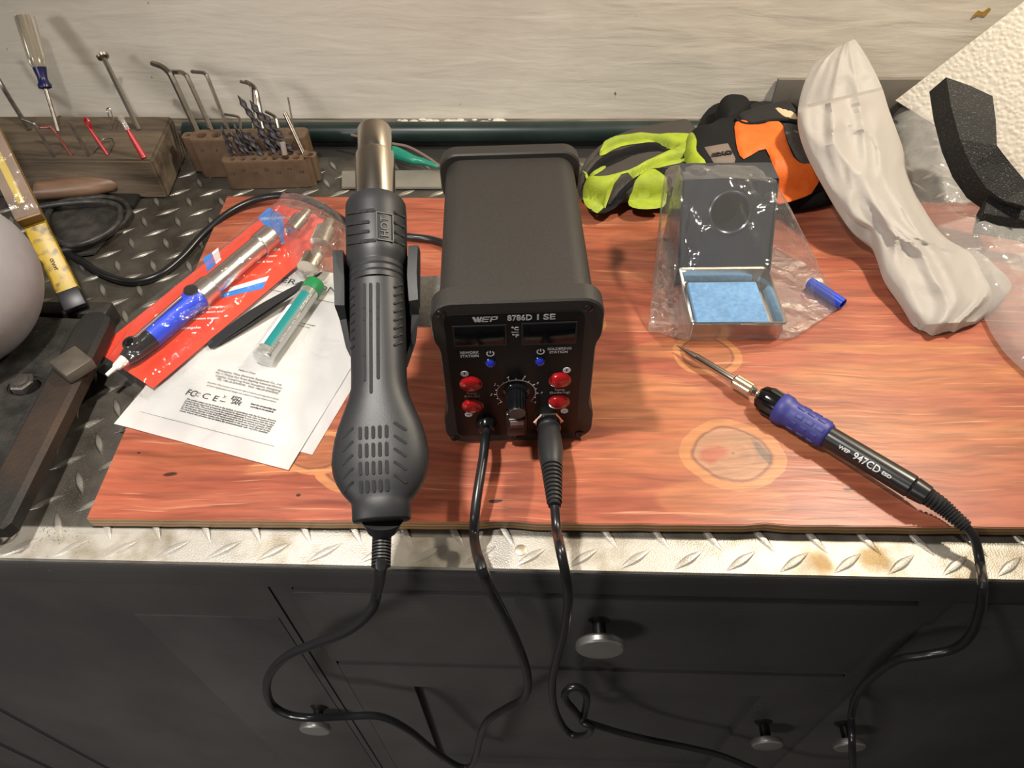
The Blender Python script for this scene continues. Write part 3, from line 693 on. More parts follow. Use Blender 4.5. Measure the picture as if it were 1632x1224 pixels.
# the view is oblique: shift seen pixels back along the axis by the surface height
def seen(px, py):
    q = py
    for _ in range(12):
        c = GB + gd * t_at(q); x = px - proj(c)[0]; h = surf(q, x); c2 = c + gu * h; q += (py - proj(c2)[1]) * .8
    t = t_at(q); return px, q
acc = MB()
for r_, (ya, yb) in enumerate(((679, 698), (706, 727), (735, 755), (765, 783))):
    for k in range(5):
        px = 580.5 + k * 10.2 + r_ * .2; a_ = seen(px, ya + 2); b_ = seen(px, yb - 2); gslot(a_[0], a_[1], b_[0], b_[1], 5.6, surf, acc=acc)
for k in range(5):
    for (xa, ya, xb, yb) in ((553.5, 692 + k * 21.4, 568, 680 + k * 21.4), (650, 688 + k * 20.8, 634, 676 + k * 20.8)):
        a_ = seen(xa, ya); b_ = seen(xb, yb); gslot(a_[0], a_[1], b_[0], b_[1], 4.2, surf, acc=acc)
gp('vent_slots', acc, slot_black, smooth=False)
acc = MB()
for px, ya, yb in ((587.5, 451, 606), (597.5, 451, 626), (608.5, 451, 604)):
    prev = seen(px, ya + 2); n0 = 8
    for k in range(1, n0 + 1):
        cur = seen(px, ya + 2 + (yb - ya - 4) * k / n0); gslot(prev[0], prev[1], cur[0], cur[1], 5, surf, acc=acc); prev = cur
gp('grip_grooves', acc, slot_black, smooth=False)
acc = MB()
for k in range(8):
    for xa, xb in ((563.8, 570), (633, 642)):
        a_ = seen(xa, 460 + k * 13.2); b_ = seen(xb, 456 + k * 13.2); gslot(a_[0], a_[1], b_[0], b_[1], 4, surf, acc=acc)
gp('side_ribs', acc, slot_black, smooth=False)
acc = MB()
for ya, w0, w1 in ((336, 561, 603), (354, 561, 595), (369, 561, 595), (384, 561, 604)):
    prev = None
    for k in range(5):
        px = w0 + (w1 - w0) * k / 4; cur = seen(px, ya + 2 - 2.5 * math.sin(math.pi * k / 8))
        if prev: gslot(prev[0], prev[1], cur[0], cur[1], 6, surf, acc=acc)
        prev = cur
for ya in (345, 361, 376, 390):
    a_ = seen(634, ya - 4); b_ = seen(645, ya + 3); gslot(a_[0], a_[1], b_[0], b_[1], 6, surf, acc=acc)
gp('collar_vents', acc, slot_black, smooth=False)
q = seen(620, 363); t = t_at(q[1]); c = GB + gd * t; dpt = proj(c)[2]; x = (620 - proj(c)[0]) / F_PX * dpt
rad = 48 / F_PX * dpt; ang = math.asin(x / rad); nn = (gu * math.cos(ang) + gr * math.sin(ang)); tt = nn.cross(gd)
Mh = plane_M(c + nn * (rad + .0001), gd, -(gr * math.cos(ang) - gu * math.sin(ang)) * -1)
Mh = plane_M(c + nn * (rad + .0002), gd, nn.cross(gd))
ht = text_mb('HOT', .0075, Mh, .0145, ext=.0003)
for sx, sy, wx, wy in ((0, .0052, .020, .0006), (0, -.0052, .020, .0006), (.0098, 0, .0006, .0108), (-.0098, 0, .0006, .0108)): ht.box((sx, sy, 0), (wx, wy, .0008), M=Mh)
gp('raised_lettering', ht, mat('charcoal_lettering', (.06, .06, .062), .45), smooth=False)
# boot and cord
bp0 = GB + gd * .002 - gu * .002; bt = P(609, 845, z=.092); b1 = P(607, 905, z=.088)
bd = (b1 - bt); 
bt_ = MB().lathe(bp0, bt, [(0, .012), ((bt - bp0).length, .0085)], 24); gp('strain_relief_base', bt_, black_plastic)
prof = [(-.004, .0046)]; Lb = bd.length; nb = 12
for k in range(nb):
    u = Lb * k / nb; prof += [(u, .0054), (u + Lb / nb * .55, .0054), (u + Lb / nb * .6, .0040), (u + Lb / nb * .98, .0040)]
gp('strain_relief', MB().lathe(bt, b1, prof, 24), dark_gun, angle=25)
cp = [bt, b1 - bd * .2, b1] + [P(*a[:2], y=a[2]) for a in ((602, 940, .195), (590, 975, .19), (555, 1005, .185), (505, 1025, .185), (462, 1043, .185), (434, 1068, .185), (425, 1095, .185), (433, 1122, .185), (460, 1139, .18), (500, 1144, .178), (550, 1142, .185), (605, 1142, .19), (650, 1163, .19), (690, 1195, .19), (728, 1220, .19), (748, 1222, .19), (758, 1206, .19), (764, 1180, .19), (776, 1150, .19), (805, 1130, .19), (832, 1115, .19), (841, 1095, .19), (838, 1065, .19), (824, 1025, .19), (803, 980, .19), (782, 940, .19), (766, 900, .192))]
cp += [P(756, 860, z=.020), P(757, 820, z=.029), P(762, 780, z=.035), P(770, 730, z=.039)]
pe = M_st @ V((G1[0], -.012, G1[1])); cp += [pe + (cp[-1] - pe) * .35 + V((0, 0, .003)), pe, M_st @ V((G1[0], -.004, G1[1]))]
gp('cord', MB().tube(cp, .0034), cord_mat)

# cradle bolted to the station's left side
cr = MB(); n_ = 20
def cradle_ring(py, rpx, a0_, th, flare=0):
    t = t_at(py); c = GB + gd * t; dp = proj(c)[2]; r = rpx / F_PX * dp; out = []; inn = []
    for k in range(n_ + 1):
        q = math.radians(-90 - a0_ + 2 * a0_ * k / n_); out.append(c + gr * math.cos(q) * r + gu * math.sin(q) * r * 1.0); inn.append(c + gr * math.cos(q) * (r - th) + gu * math.sin(q) * (r - th))
    return out + inn[::-1]
cr.loft([cradle_ring(398, 66, 96, .0055), cradle_ring(404, 69, 104, .0065), cradle_ring(450, 68, 108, .0065), cradle_ring(488, 67, 102, .0060), cradle_ring(500, 65, 78, .0045), cradle_ring(540, 62, 66, .0035), cradle_ring(575, 54, 50, .003)])
bmesh.ops.recalc_face_normals(cr.b, faces=cr.b.faces)
cradle = obj('gun_cradle', cr, black_plastic, st, world=True, angle=45)
bl = P(664, 455, z=.112); 
brk = MB().box((-.062, .056, .096), (.028, .052, .0022), .0006).box((-.0515, .056, .088), (.0022, .052, .018), .0006)
obj('holder_bracket', brk, mat('zinc_bracket', (.55, .55, .53), .4, .85, col2=(.42, .42, .41), nscale=300), st, label='bare zinc bracket of the cradle')

# ------------------------------------------------------------------ soldering iron
ia, ib = P(1079, 551, z=BT + .006), P(1480, 792, z=BT + .016)
iron = thing('soldering_iron', 'soldering iron with blue grip and black handle lying on the red board', 'soldering iron', (ib.x, ib.y, BT))
def ip(name, mb, mt, parent=iron, **k): return obj(name, mb, mt, parent, world=True, **k)
idr = (ib - ia).normalized(); IL = (ib - ia).length
def it(px, py):
    best = 0; bd_ = 1e9
    for k in range(801):
        t = IL * 1.2 * k / 800; q = proj(ia + idr * t); d_ = (q[0] - px) ** 2 + (q[1] - py) ** 2
        if d_ < bd_: bd_, best = d_, t
    return best
def ir(px, py, wpx): # radius from seen width
    return wpx / 2 / F_PX * proj(ia + idr * it(px, py))[2]
tt = [it(*p) for p in ((1108, 568), (1178, 607), (1202, 622), (1214, 630), (1245, 645), (1324, 690), (1455, 770), (1478, 790))]
ip('tip', MB().lathe(ia, ib, [(0, .0004), (.004, .0008), (tt[0] - .001, .0030), (tt[0] + .002, .0032)], 24), mat('tip_metal', (.35, .30, .28), .3, 1.0))
r1 = ir(1150, 592, 13)
ip('barrel', MB().lathe(ia, ib, [(tt[0], r1 * .7), (tt[0] + .0015, r1), (tt[1], r1)], 28), steel)
nutr = r1 * 1.65; ns = 40; rr = []
for t, k in ((tt[1] - .004, .85), (tt[1] - .0025, 1), (tt[2] - .002, 1), (tt[2], .8)):
    a_, b_ = frame(idr); rr.append([ia + idr * t + (a_ * math.cos(j * 2 * math.pi / ns) + b_ * math.sin(j * 2 * math.pi / ns)) * nutr * k * (1 if j % 2 else .93) for j in range(ns)])
ip('knurled_nut', MB().loft(rr), mat('nickel_nut', (.75, .66, .48), .25, 1.0), angle=20)
ip('neck', MB().lathe(ia, ib, [(tt[2] - .001, r1 * .8), (tt[2] + .001, r1 * 1.15), (tt[2] + .003, r1 * .8), (tt[2] + .004, r1 * 1.1), (tt[3] + .004, r1 * 1.1)], 28), steel)
rr = []; R0 = ir(1228, 638, 46)
for t, k in ((tt[3] - .002, .55), (tt[3], .8), (tt[3] + .004, .9), (tt[3] + .006, 1.0), (tt[4] - .002, 1.0), (tt[4] + .002, .9)):
    rr.append([ia + idr * t + (a_ * math.cos(j * 2 * math.pi / 48) + b_ * math.sin(j * 2 * math.pi / 48)) * R0 * k * (1 if (j % 6 < 4) else .88) for j in range(48)])
ip('locking_collar', MB().loft(rr), gloss_black, angle=20)
bl_m = mat('blue_silicone', (.028, .032, .19), .5, col2=(.034, .038, .22), nscale=90)
g0, g1_ = tt[4] - .001, tt[5]; gl = g1_ - g0
grip = ip('grip', MB().lathe(ia, ib, [(g0, R0 * 1.0), (g0 + .001, R0 * 1.10), (g0 + gl * .16, R0 * 1.10), (g0 + gl * .22, R0 * .98), (g0 + gl * .3, R0 * .93), (g0 + gl * .9, R0 * .93), (g0 + gl * .96, R0 * .90), (g1_, R0 * .80)], 48), bl_m, angle=60)
gb = MB()
for j in range(9):
    q = j * 2 * math.pi / 9 + .3; rd = a_ * math.cos(q) + b_ * math.sin(q); sd = idr.cross(rd)
    for i in range(3):
        if (i + j) % 2 and False: continue
        t = g0 + gl * (.40 + i * .2 + (j % 2) * .06); c = ia + idr * t + rd * (R0 * .935)
        gb.box((0, 0, 0), (gl * .14, .0036, .0009), .0003, M=Matrix(((idr.x, sd.x, rd.x, c.x), (idr.y, sd.y, rd.y, c.y), (idr.z, sd.z, rd.z, c.z), (0, 0, 0, 1))))
ip('grip_pads', gb, bl_m)
r3 = ir(1390, 735, 38) 
ip('handle', MB().lathe(ia, ib, [(g1_ - .004, r3 * .96), (tt[6], r3), (tt[6] + .001, r3 * .9), (tt[6] + .002, r3 * .97), (tt[7], r3 * .86), (tt[7] + .001, r3 * .6)], 40), mat('satin_black', (.012, .012, .012), .3))
# lettering on the upper side of the handle
tcam = V((0, 0, CAM_H)); tl0 = it(1398, 735)
nn = (tcam - (ia + idr * tl0)); nn = (nn - idr * nn.dot(idr)).normalized(); nn = (nn * .97 + nn.cross(idr) * -.24).normalized()
def wraptext(s, size, t, width, M0n=nn):
    v = nn.cross(idr); b = text_mb(s, size, Matrix.Identity(4), width, ext=.00005, bold=.0001)
    for vt in b.b.verts:
        q = vt.co.y / r3; vt.co = ia + idr * (t + vt.co.x) + (nn * math.cos(q) + v * math.sin(q)) * (r3 + .0002 + vt.co.z)
    return b
tx = wraptext('WEP', .0036, it(1353, 709), .0085); add(tx, wraptext('947CD', .0074, it(1389, 729), .0195)); add(tx, wraptext('ESD', .0034, it(1420, 749), .0065))
ip('printed_lettering', tx, white_print, smooth=False)
bs = [ia + idr * (tt[7] - .002)] + [P(1500, 806, z=BT + .012), P(1520, 823, z=BT + .010), P(1540, 840, z=BT + .008)]
sp_ = spline(bs, 14); Lk = len(sp_)
bo = MB(); rr = []
for i, p in enumerate(sp_):
    d_ = (sp_[min(i + 1, Lk - 1)] - sp_[max(i - 1, 0)]).normalized(); u1, u2 = frame(d_); rad = (.0068 - .0022 * i / Lk) * (1 if i % 3 else .78)
    rr.append([p + (u1 * math.cos(j * 2 * math.pi / 20) + u2 * math.sin(j * 2 * math.pi / 20)) * rad for j in range(20)])
bo.loft(rr); ip('strain_relief', bo, black_plastic, angle=20)
ic_ = [sp_[-6], sp_[-1], P(1553, 858, z=BT + .004), P(1560, 885, z=.008), P(1563, 905, z=.006)] + [P(*a[:2], y=a[2]) for a in ((1566, 930, .205), (1563, 970, .20), (1548, 1010, .196), (1520, 1034, .196), (1475, 1044, .196), (1430, 1052, .198), (1393, 1076, .20), (1367, 1105, .20), (1357, 1140, .198), (1358, 1185, .175), (1356, 1235, .17), (1330, 1262, .175), (1250, 1246, .185), (1160, 1208, .195), (1100, 1192, .198), (1040, 1180, .198), (990, 1168, .196), (950, 1156, .192), (930, 1148, .188), (915, 1132, .186), (900, 1112, .188), (906, 1098, .19), (922, 1096, .191), (935, 1110, .191), (932, 1135, .189), (928, 1150, .184), (942, 1158, .181), (936, 1170, .182), (915, 1172, .186), (898, 1158, .19), (884, 1128, .19), (880, 1090, .19), (887, 1050, .19), (898, 1010, .19), (905, 960, .19), (902, 920, .19), (893, 875, .2))]
pl_end = P(884, 806, z=.050)
ic_ += [P(888, 850, z=.046) , pl_end]
ip('cord', MB().tube(ic_, .0031), cord_mat)
# plug in the station's socket
pA = M_st @ V((G2[0], -.006, G2[1])); pB = pl_end
Lp = (pB - pA).length
prof = [(0, .0085), (.004, .0086), (.005, .0078), (Lp * .22, .0086), (Lp * .40, .0088), (Lp * .52, .0076)]
nb = 10
for k in range(nb):
    u = .54 + .44 * k / nb; rad = .0074 - .0026 * k / nb; prof += [(Lp * u, rad), (Lp * (u + .024), rad), (Lp * (u + .026), rad * .74), (Lp * (u + .042), rad * .74)]
prof += [(Lp, .0042)]
plug = ip('plug', MB().lathe(pA, pB, prof, 32), black_plastic, angle=30)
dpl = (pB - pA).normalized()

# ------------------------------------------------------------------ soldering iron stand in its bag
tray_m = mat('tin_tray', (.68, .66, .62), .14, 1.0)
sx0, sx1 = .1285, .2080; sy0, sy1 = .4315, .5035
blk_sheet = mat('blued_black_sheet', (.06, .066, .08), .25, .7, col2=(.085, .095, .12), nscale=25, coat=.3)
stand = thing('soldering_iron_stand', 'black sheet metal iron stand with tin tray and blue sponge inside the clear bag', 'iron stand', (.168, .50, BT), math.radians(1.5))
def sp2(x, y, z=0): return (x - .168, y - .50, z - BT)
mb = MB()
def rr3(w, h, r, cx, cy, z): return [(a - .168, b - .50, z - BT) for a, b in rrect(w, h, r, 5, cx, cy)]
cx, cy, W_, H_ = (sx0 + sx1) / 2, (sy0 + sy1) / 2, sx1 - sx0, sy1 - sy0
mb.loft([rr3(W_ - .002, H_ - .002, .002, cx, cy, BT), rr3(W_, H_, .003, cx, cy, BT + .018), rr3(W_ + .0015, H_ + .0015, .004, cx, cy, BT + .019), rr3(W_, H_, .003, cx, cy, BT + .020), rr3(W_ - .004, H_ - .004, .003, cx, cy, BT + .0195), rr3(W_ - .011, H_ - .011, .003, cx, cy, BT + .008)])
obj('tin_tray', mb, tray_m, stand, label='shiny tin tray')
obj('sponge', MB().box((cx - .168 - .002, cy - .50 - .002, .0105), (W_ - .018, H_ - .020, .006), .0015), mat('blue_sponge', (.13, .33, .62), .9, col2=(.20, .42, .72), nscale=260, bump=.8, bscale=700, bdist=.001), stand, label='pale blue sponge')
# body: side cheeks, sloped face with round opening, top
zt = .098
side = [(sy1 - .003, BT), (sy1 - .003, BT + .020), (.542, zt), (.566, zt - .001), (.574, BT)]
for x in (sx0 - .002, sx1 + .001):
    M_side = Matrix(((0, 0, 1, x - .168), (1, 0, 0, -.50), (0, 1, 0, -BT), (0, 0, 0, 1)))
    obj('side_cheek', MB().prism(side, 0, .0012, M=M_side), blk_sheet, stand, smooth=False)
fa = V(sp2(0, sy1 - .002, BT + .014)); fb = V(sp2(0, .542, zt)); fl = (fb - fa).length; fd = (fb - fa).normalized()
Mf = Matrix(((1, 0, 0, 0), (0, fd.y, -fd.z, fa.y), (0, fd.z, fd.y, fa.z), (0, 0, 0, 1)))
hc = fl * .66
obj('front_face', MB().prism([(sx0 - .168, 0), (sx1 - .168, 0), (sx1 - .168, fl), (sx0 - .168, fl)], -.0006, .0006, [circ(.002, hc, .0175, 40)], M=Mf), blk_sheet, stand, smooth=False)
rg = MB(); rg.loft([[Mf @ V((.002 + math.cos(k * math.pi / 24) * r_, hc + math.sin(k * math.pi / 24) * r_, z_)) for k in range(48)] for r_, z_ in ((.0185, .0006), (.0188, .0025), (.0178, .0030), (.0166, .0022), (.0162, -.002), (.013, -.025))], caps=False)
obj('holder_ring', rg, blk_sheet, stand)
tp = MB().box((cx - .168, .554 - .5, zt - BT), (W_ + .001, .024, .0012)); obj('top_plate', tp, blk_sheet, stand, smooth=False)
obj('back_plate', MB().box((cx - .168, .570 - .5, (zt - BT) / 2), (W_, .0012, zt - BT - .004)), blk_sheet, stand, smooth=False)
# clear bag draped over it (convex drape with creases)
bagpts = [P(1033, 527, z=BT + .001), P(1088, 541, z=BT + .003), P(1252, 533, z=BT + .002), P(1255, 520, z=BT + .022), P(1340, 490, z=BT + .002), P(1085, 517, z=BT + .022), P(1300, 430, z=BT + .002), P(1238, 290, z=.100), P(1085, 288, z=.101), P(1160, 283, z=.108), P(1060, 268, z=.085), P(1080, 262, z=.099), P(1208, 263, z=.100), P(1234, 280, z=.090), P(1055, 300, z=.06), P(1045, 420, z=BT + .004), V((.122, .580, BT + .001)), V((.214, .580, BT + .001)), V((.118, .5, BT + .001)), P(1263, 540, z=BT + .001)]
hb = bmesh.new()
for p in bagpts: hb.verts.new(p)
res = bmesh.ops.convex_hull(hb, input=hb.verts)
for v in set(g for g in res['geom_interior'] + res['geom_unused'] if isinstance(g, bmesh.types.BMVert)):
    if v.is_valid and not v.link_faces: hb.verts.remove(v)
bmesh.ops.triangulate(hb, faces=hb.faces); bmesh.ops.subdivide_edges(hb, edges=hb.edges, cuts=9, use_grid_fill=True)
hb.normal_update()
for v in hb.verts:
    p = v.co; n1 = abs(N3(p.x, p.y * .5, p.z * .5, 55)); n2 = N3(p.x + 3, p.y, p.z, 120)
    if p.z > BT + .004: v.co += v.normal * (-.0022 * max(0, 1 - n1 * 5) + .0005 * n2)
bag = tag(obj('plastic_bag', hb, film('clear_bag', (.985, .985, .99), .06, .055, 45, .25, 1.3), angle=18), 'clear crinkled plastic bag draped over the iron stand', 'bag')
# blue tube poking out of the bag
t0, t1 = P(1290, 450, z=BT + .006), P(1343, 485, z=BT + .006)
mb = MB().lathe(t0, t1, [(0, .0052), ((t1 - t0).length, .0052), ((t1 - t0).length, .0040), (.006, .0040), (.0, .001)], 28)
tag(obj('plastic_tube', mb, mat('blue_tube', (.01, .05, .50), .3)), 'short blue plastic tube poking out of the clear bag', 'tube')

# ------------------------------------------------------------------ manual sheets
pa, pb_ = P(182, 676, z=BT + .001), P(460, 750, z=BT + .001)
pu = (pb_ - pa).normalized(); pv = V((-pu.y, pu.x, 0)); PW = (pb_ - pa).length; PH = .212
paper_m = mat('white_paper', (.80, .79, .77), .6, col2=(.84, .83, .81), nscale=20)
def paper_z(u, v, z0): return z0 + .0006 * (N3(u, v, 1, 30)) + .0016 * max(0, 1 - v / .03) * (.3 + .7 * u / PW) * 0
def make_paper(name, o0, z0, label, PH=PH):
    root = thing(name, label, 'sheet of paper', (o0.x, o0.y, BT), math.atan2(pu.y, pu.x), None)
    b = MB(); n1, n2 = 30, 40; g = [[b.b.verts.new((PW * i / n1, PH * j / n2, paper_z(PW * i / n1, PH * j / n2, z0) - BT)) for i in range(n1 + 1)] for j in range(n2 + 1)]
    for j in range(n2):
        for i in range(n1): b.b.faces.new((g[j][i], g[j][i + 1], g[j + 1][i + 1], g[j + 1][i]))
    r = bmesh.ops.solidify(b.b, geom=b.b.faces, thickness=.0002)
    obj('sheet', b, paper_m, root); return root
pq = pa + pu * .010 + pv * .018
sheet2 = make_paper('manual_sheet', V((pq.x, pq.y, 0)), BT + .0006, 'plain white sheet under the printed manual sheet, its right edge showing', PH=.195)
man = make_paper('manual_sheet', pa, BT + .0016, 'white printed manual sheet with certification marks, under the tweezers and solder tube')
def puv(px, py): q = P(px, py, z=BT + .0018) - pa; return q.dot(pu), q.dot(pv)
ink = mat('black_ink', (.03, .03, .035), .6)
it_ = MB()
def ptext(s, px, py, size, width=None, align='CENTER', bold=0, dest=None, tilt=0):
    u, v = puv(px, py); z = paper_z(u, v, BT + .0016) - BT + .00045
    add(dest or it_, text_mb(s, size, Matrix.Translation((u, v, z)) @ Matrix.Rotation(tilt, 4, 'Z'), width, ext=.00003, align=align, bold=bold))
ptext('OPERATION MANUAL', 526, 462, .0092, .138)
u, v = puv(495, 470)
it_.box((.08, v - .004, .0021), (.135, .0003, .0001))
ptext('Made in China', 394, 593, .0022, .016)
for k, s in enumerate(('Guangzhou Yihua Electronic Equipment Co., Ltd.', 'No.11 MinJing East Road, JingXing Industrial District,', 'LongGui, GuangCong Road, Guangzhou, Guangdong', 'TEL: +86-20-87470395   FAX: +86-20-87470392')):
    ptext(s, 398 - k * 1.3, 602 + k * 4.6, .0027, (.060, .062, .060, .057)[k])
ptext('Statement: The company reserves the right to improve and upgrade products;', 387, 615 + 8, .0020, .066); ptext('product appearance and design are subject to change without notice.', 385, 619 + 8.5, .0020, .064)
ptext('FC', 305, 627, .0085, .0085, bold=.00008); ptext('C', 315, 629, .0052, .0042); ptext('C E', 335, 633.5, .0080, .014)
ptext('X', 358, 633, .0042); u, v = puv(355, 640); it_.box((u, v, .0021), (.005, .0006, .0001))
ptext('ESD', 377, 635.5, .0052, .0085, bold=.00012); ptext('SAFE', 376.5, 642, .0052, .0085, bold=.00012)
ptext('Select the corresponding logo', 420, 648.5, .0022, .023, bold=.00008); ptext('according to the standards.', 418, 652.5, .0022, .021, bold=.00008)
lines = ['This symbol means can be thrown in the garbage, in accordance with the European directive', 'product and its electronic accessories should not be disposed of with other household waste', 'recycling facility. This product should be collected separately in accordance with the rules', 'to the reuse of this product and recycling help to protect the environment and human health', 'by the improper disposal of this kind of waste products through the recycling systems of the', 'For more information please contact your local authority or the nearest waste disposal service', 'center where this product can be taken for environmentally safe recycling together.']
for k, s in enumerate(lines):
    q = V((285 - k * 2.2, 640 + k * 3.0)); e = V((450 - k * 1.6, 668 + k * 3.3)); ptext(s, (q.x + e.x) / 2, (q.y + e.y) / 2 - 1, .0023, .0815 - .0003 * k, bold=.00005)
ptext('For safety wear gloves and goggles', 482, 515, .0019, .026); ptext('and keep children away.', 478, 519, .0019, .020)
u, v = puv(300, 665); it_.box((u + .02, v - .006, .0020), (.12, .0002, .0001))
obj('printed_text', it_, ink, man, smooth=False)

# ------------------------------------------------------------------ tweezers on the paper
def flat(pts, z0, z1): return MB().prism(pts, z0, z1)
ta, tb = P(333, 553, z=BT + .004), P(505, 440, z=BT + .016)
td = (tb - ta).normalized(); tn = V((-td.y, td.x, 0)).normalized()
tw = thing('tweezers', 'flat black tweezers lying on the manual sheet under the solder tube', 'tweezers', (ta.x, ta.y, BT + .002))
for k, dz_ in ((0, 0), (1, .0032)):
    prof = [(0, .0012), (.0012, .0034), (.003, .0046), (.010, .0050), (.045, .0056), (.06, .0050), (.085, .0040), (.105, .0018), (.118, .0006)]
    b = MB(); rr = []
    for t, hw in prof:
        c = ta + td * t + V((0, 0, dz_ * math.sin(min(1, t / .09) * math.pi) ** .6)) ; rr.append([c + tn * hw, c + tn * hw + V((0, 0, .0011)), c - tn * hw + V((0, 0, .0011)), c - tn * hw])
    b.loft(rr); obj('arm', b, mat('tweezer_black', (.022, .022, .024), .35), tw, world=True, angle=40)

# ------------------------------------------------------------------ solder tube
s0, s1 = P(418, 572, z=BT + .0118), P(503, 452, z=BT + .0125)
sol = thing('solder_tube', 'clear solder tube with green cap and teal label on the manual sheet', 'solder tube', (s0.x, s0.y, BT + .002))
sd = (s1 - s0).normalized(); sl = (s1 - s0).length; RR = .0091
clear = film('clear_tube_plastic', (.93, .95, .94), .05, .10, 20, .05, 1.6)
obj('tube_wall', MB().lathe(s0, s1, [(0, RR * .75), (.0008, RR), (.004, RR), (.005, RR * .94), (sl - .008, RR * .94), (sl - .008, RR * .9), (.002, RR * .88), (.001, .0005)], 40), clear, sol, world=True)
obj('cap', MB().lathe(s0, s1, [(sl - .012, RR), (sl - .001, RR * 1.02), (sl, RR * .95), (sl + .0004, .0005)], 40), mat('green_cap', (.01, .18, .055), .35), sol, world=True)
a_, b_ = frame(sd)
def arc(mt, t0_, t1_, q0, q1, rad, name, parent=sol):
    b = MB(); rr = []
    for t in (t0_, t1_): rr.append([s0 + sd * t + (a_ * math.cos(math.radians(q0 + (q1 - q0) * k / 14)) + b_ * math.sin(math.radians(q0 + (q1 - q0) * k / 14))) * rad for k in range(15)])
    b.loft(rr, closed=False); return obj(name, b, mt, parent, world=True)
arc(mat('label_white', (.75, .76, .74), .4), sl * .10, sl * .60, 95, 150, RR * .955, 'white_label')
arc(mat('label_teal', (.008, .17, .17), .4), sl * .10, sl * .80, 48, 100, RR * .96, 'teal_label')
lb = MB()
for s, q0, tt_, w_ in (('0.7%Cu', 40, .70, .020), ('lead free solder wire 1.0mm', 30, .38, .036), ('Sn99.3', 125, .72, .014)):
    b = text_mb(s, .0034 if '%' in s else .002, Matrix.Identity(4), w_, ext=.00003, bold=.00008)
    for vt in b.b.verts:
        q = math.radians(q0) + vt.co.y / RR; vt.co = s0 + sd * (sl * tt_ + vt.co.x) + (a_ * math.cos(q) + b_ * math.sin(q)) * (RR * .965)
    add(lb, b)
obj('label_lettering', lb, white_print, sol, world=True, smooth=False)
sw_ = MB()
pts = [s0 + sd * (.006 + (sl - .022) * k / 160) + (a_ * math.cos(k * .9) + b_ * math.sin(k * .9)) * RR * .6 for k in range(161)]
sw_.tube(pts, .0007, seg=6, sub=1); obj('solder_wire', sw_, mat('solder_wire', (.6, .6, .6), .25, 1.0), sol, world=True)

# ------------------------------------------------------------------ desoldering pump in its packet
ka, kb, kd = P(132, 575, z=.014), P(240, 632, z=.014), P(425, 322, z=.016)
ku = (kb - ka).normalized(); kv = (kd - ka); kv = (kv - ku * kv.dot(ku)); KL = kv.length; kv.normalize(); KW = (kb - ka).length
kn_ = ku.cross(kv)
pk = thing('blister_packet', 'red card packet with blue and white stripes holding a desoldering pump', 'packet', (ka.x, ka.y, .014))
Mk = Matrix(((ku.x, kv.x, kn_.x, ka.x), (ku.y, kv.y, kn_.y, ka.y), (ku.z, kv.z, kn_.z, ka.z), (0, 0, 0, 1)))
def K(px, py, z=.016):
    q = P(px, py, z=z) - ka; return q.dot(ku), q.dot(kv)
cardo = [(.003, .012), (KW - .002, .006), (KW + .001, KL * .98), (KW * .55, KL + .004), (.0, KL)]
card = obj('card', MB().prism([(p[0], p[1]) for p in cardo], .0026, .0031, M=Mk), mat('red_card', (.80, .055, .02), .4), pk, world=True, smooth=False)
def stripes(polys, col, name, h=.0034):
    b = MB()
    for pl in polys: b.prism([K(*p) for p in pl], .0031, h, M=Mk)
    return obj(name, b, mat(name, col, .4), pk, world=True, smooth=False)
stripes([[(325, 415), (338, 407), (345, 425), (332, 436)], [(357, 470), (425, 452), (420, 463), (352, 478)], [(412, 352), (430, 335), (452, 350), (455, 395), (440, 380)]], (.02, .22, .72), 'blue_stripe')
stripes([[(339, 406), (349, 398), (354, 417), (346, 424)], [(368, 461), (430, 443), (426, 451), (364, 469)]], (.8, .8, .82), 'white_stripe')
pt_ = MB()
for s, px, py, sz, wd in (('DESOLDERING', 440, 352, .006, .030), ('SUCKER', 432, 402, .0048, .020), ('Solder Power', 425, 412, .0038, .022), ('Sucker & Saw', 418, 421, .0038, .022), ('* simply', 342, 492, .004, .018), ('press down and', 335, 500, .0036, .024), ('release button', 330, 510, .0036, .022), ('simple', 305, 525, .0040, .018), ('SUCKER', 262, 505, .004, .016)):
    u, v = K(px, py); add(pt_, text_mb(s, sz, Mk @ Matrix.Translation((u, v, .0034)) @ Matrix.Rotation(math.radians(32), 4, 'Z'), wd, ext=.00004, bold=.0001))
obj('card_lettering', pt_, white_print, pk, world=True, smooth=False)
pump = thing('desoldering_pump', 'silver and blue desoldering pump sealed inside the red packet', 'desoldering pump', (ka.x, ka.y, .018))
RP = .0100; zc = .0185 + RP
q0, q1 = P(170, 598, z=zc - .002), P(433, 374, z=zc + .001); qd = (q1 - q0).normalized(); QL = (q1 - q0).length
def qt(px, py): 
    best = (1e9, 0)
    for k in range(600):
        t = QL * 1.1 * k / 600; c = proj(q0 + qd * t); best = min(best, ((c[0] - px) ** 2 + (c[1] - py) ** 2, t))
    return best[1]
T1, T2, T3, T4, T5 = qt(205, 568), qt(240, 540), qt(315, 480), qt(333, 462), qt(412, 392)
obj('tip', MB().lathe(q0, q1, [(0, .0016), (.008, .002), (.010, .0036), (T1 * .6, .0040), (T1, .0055)], 24), mat('white_tip', (.75, .72, .66), .4), pump, world=True)
obj('front_cone', MB().lathe(q0, q1, [(T1 - .004, .0055), (T1 + .002, .0075), (T2, RP)], 32), gloss_black, pump, world=True)
pumpblue = mat('pump_blue', (.012, .055, .62), .3)
obj('body', MB().lathe(q0, q1, [(T2, RP), (T2 + .002, RP * 1.03), (T3 - .008, RP * 1.03), (T3 - .004, RP * 1.15), (T3 + .004, RP * 1.1)], 32), pumpblue, pump, world=True)
alum = mat('aluminium_tube', (.62, .60, .56), .3, 1.0)
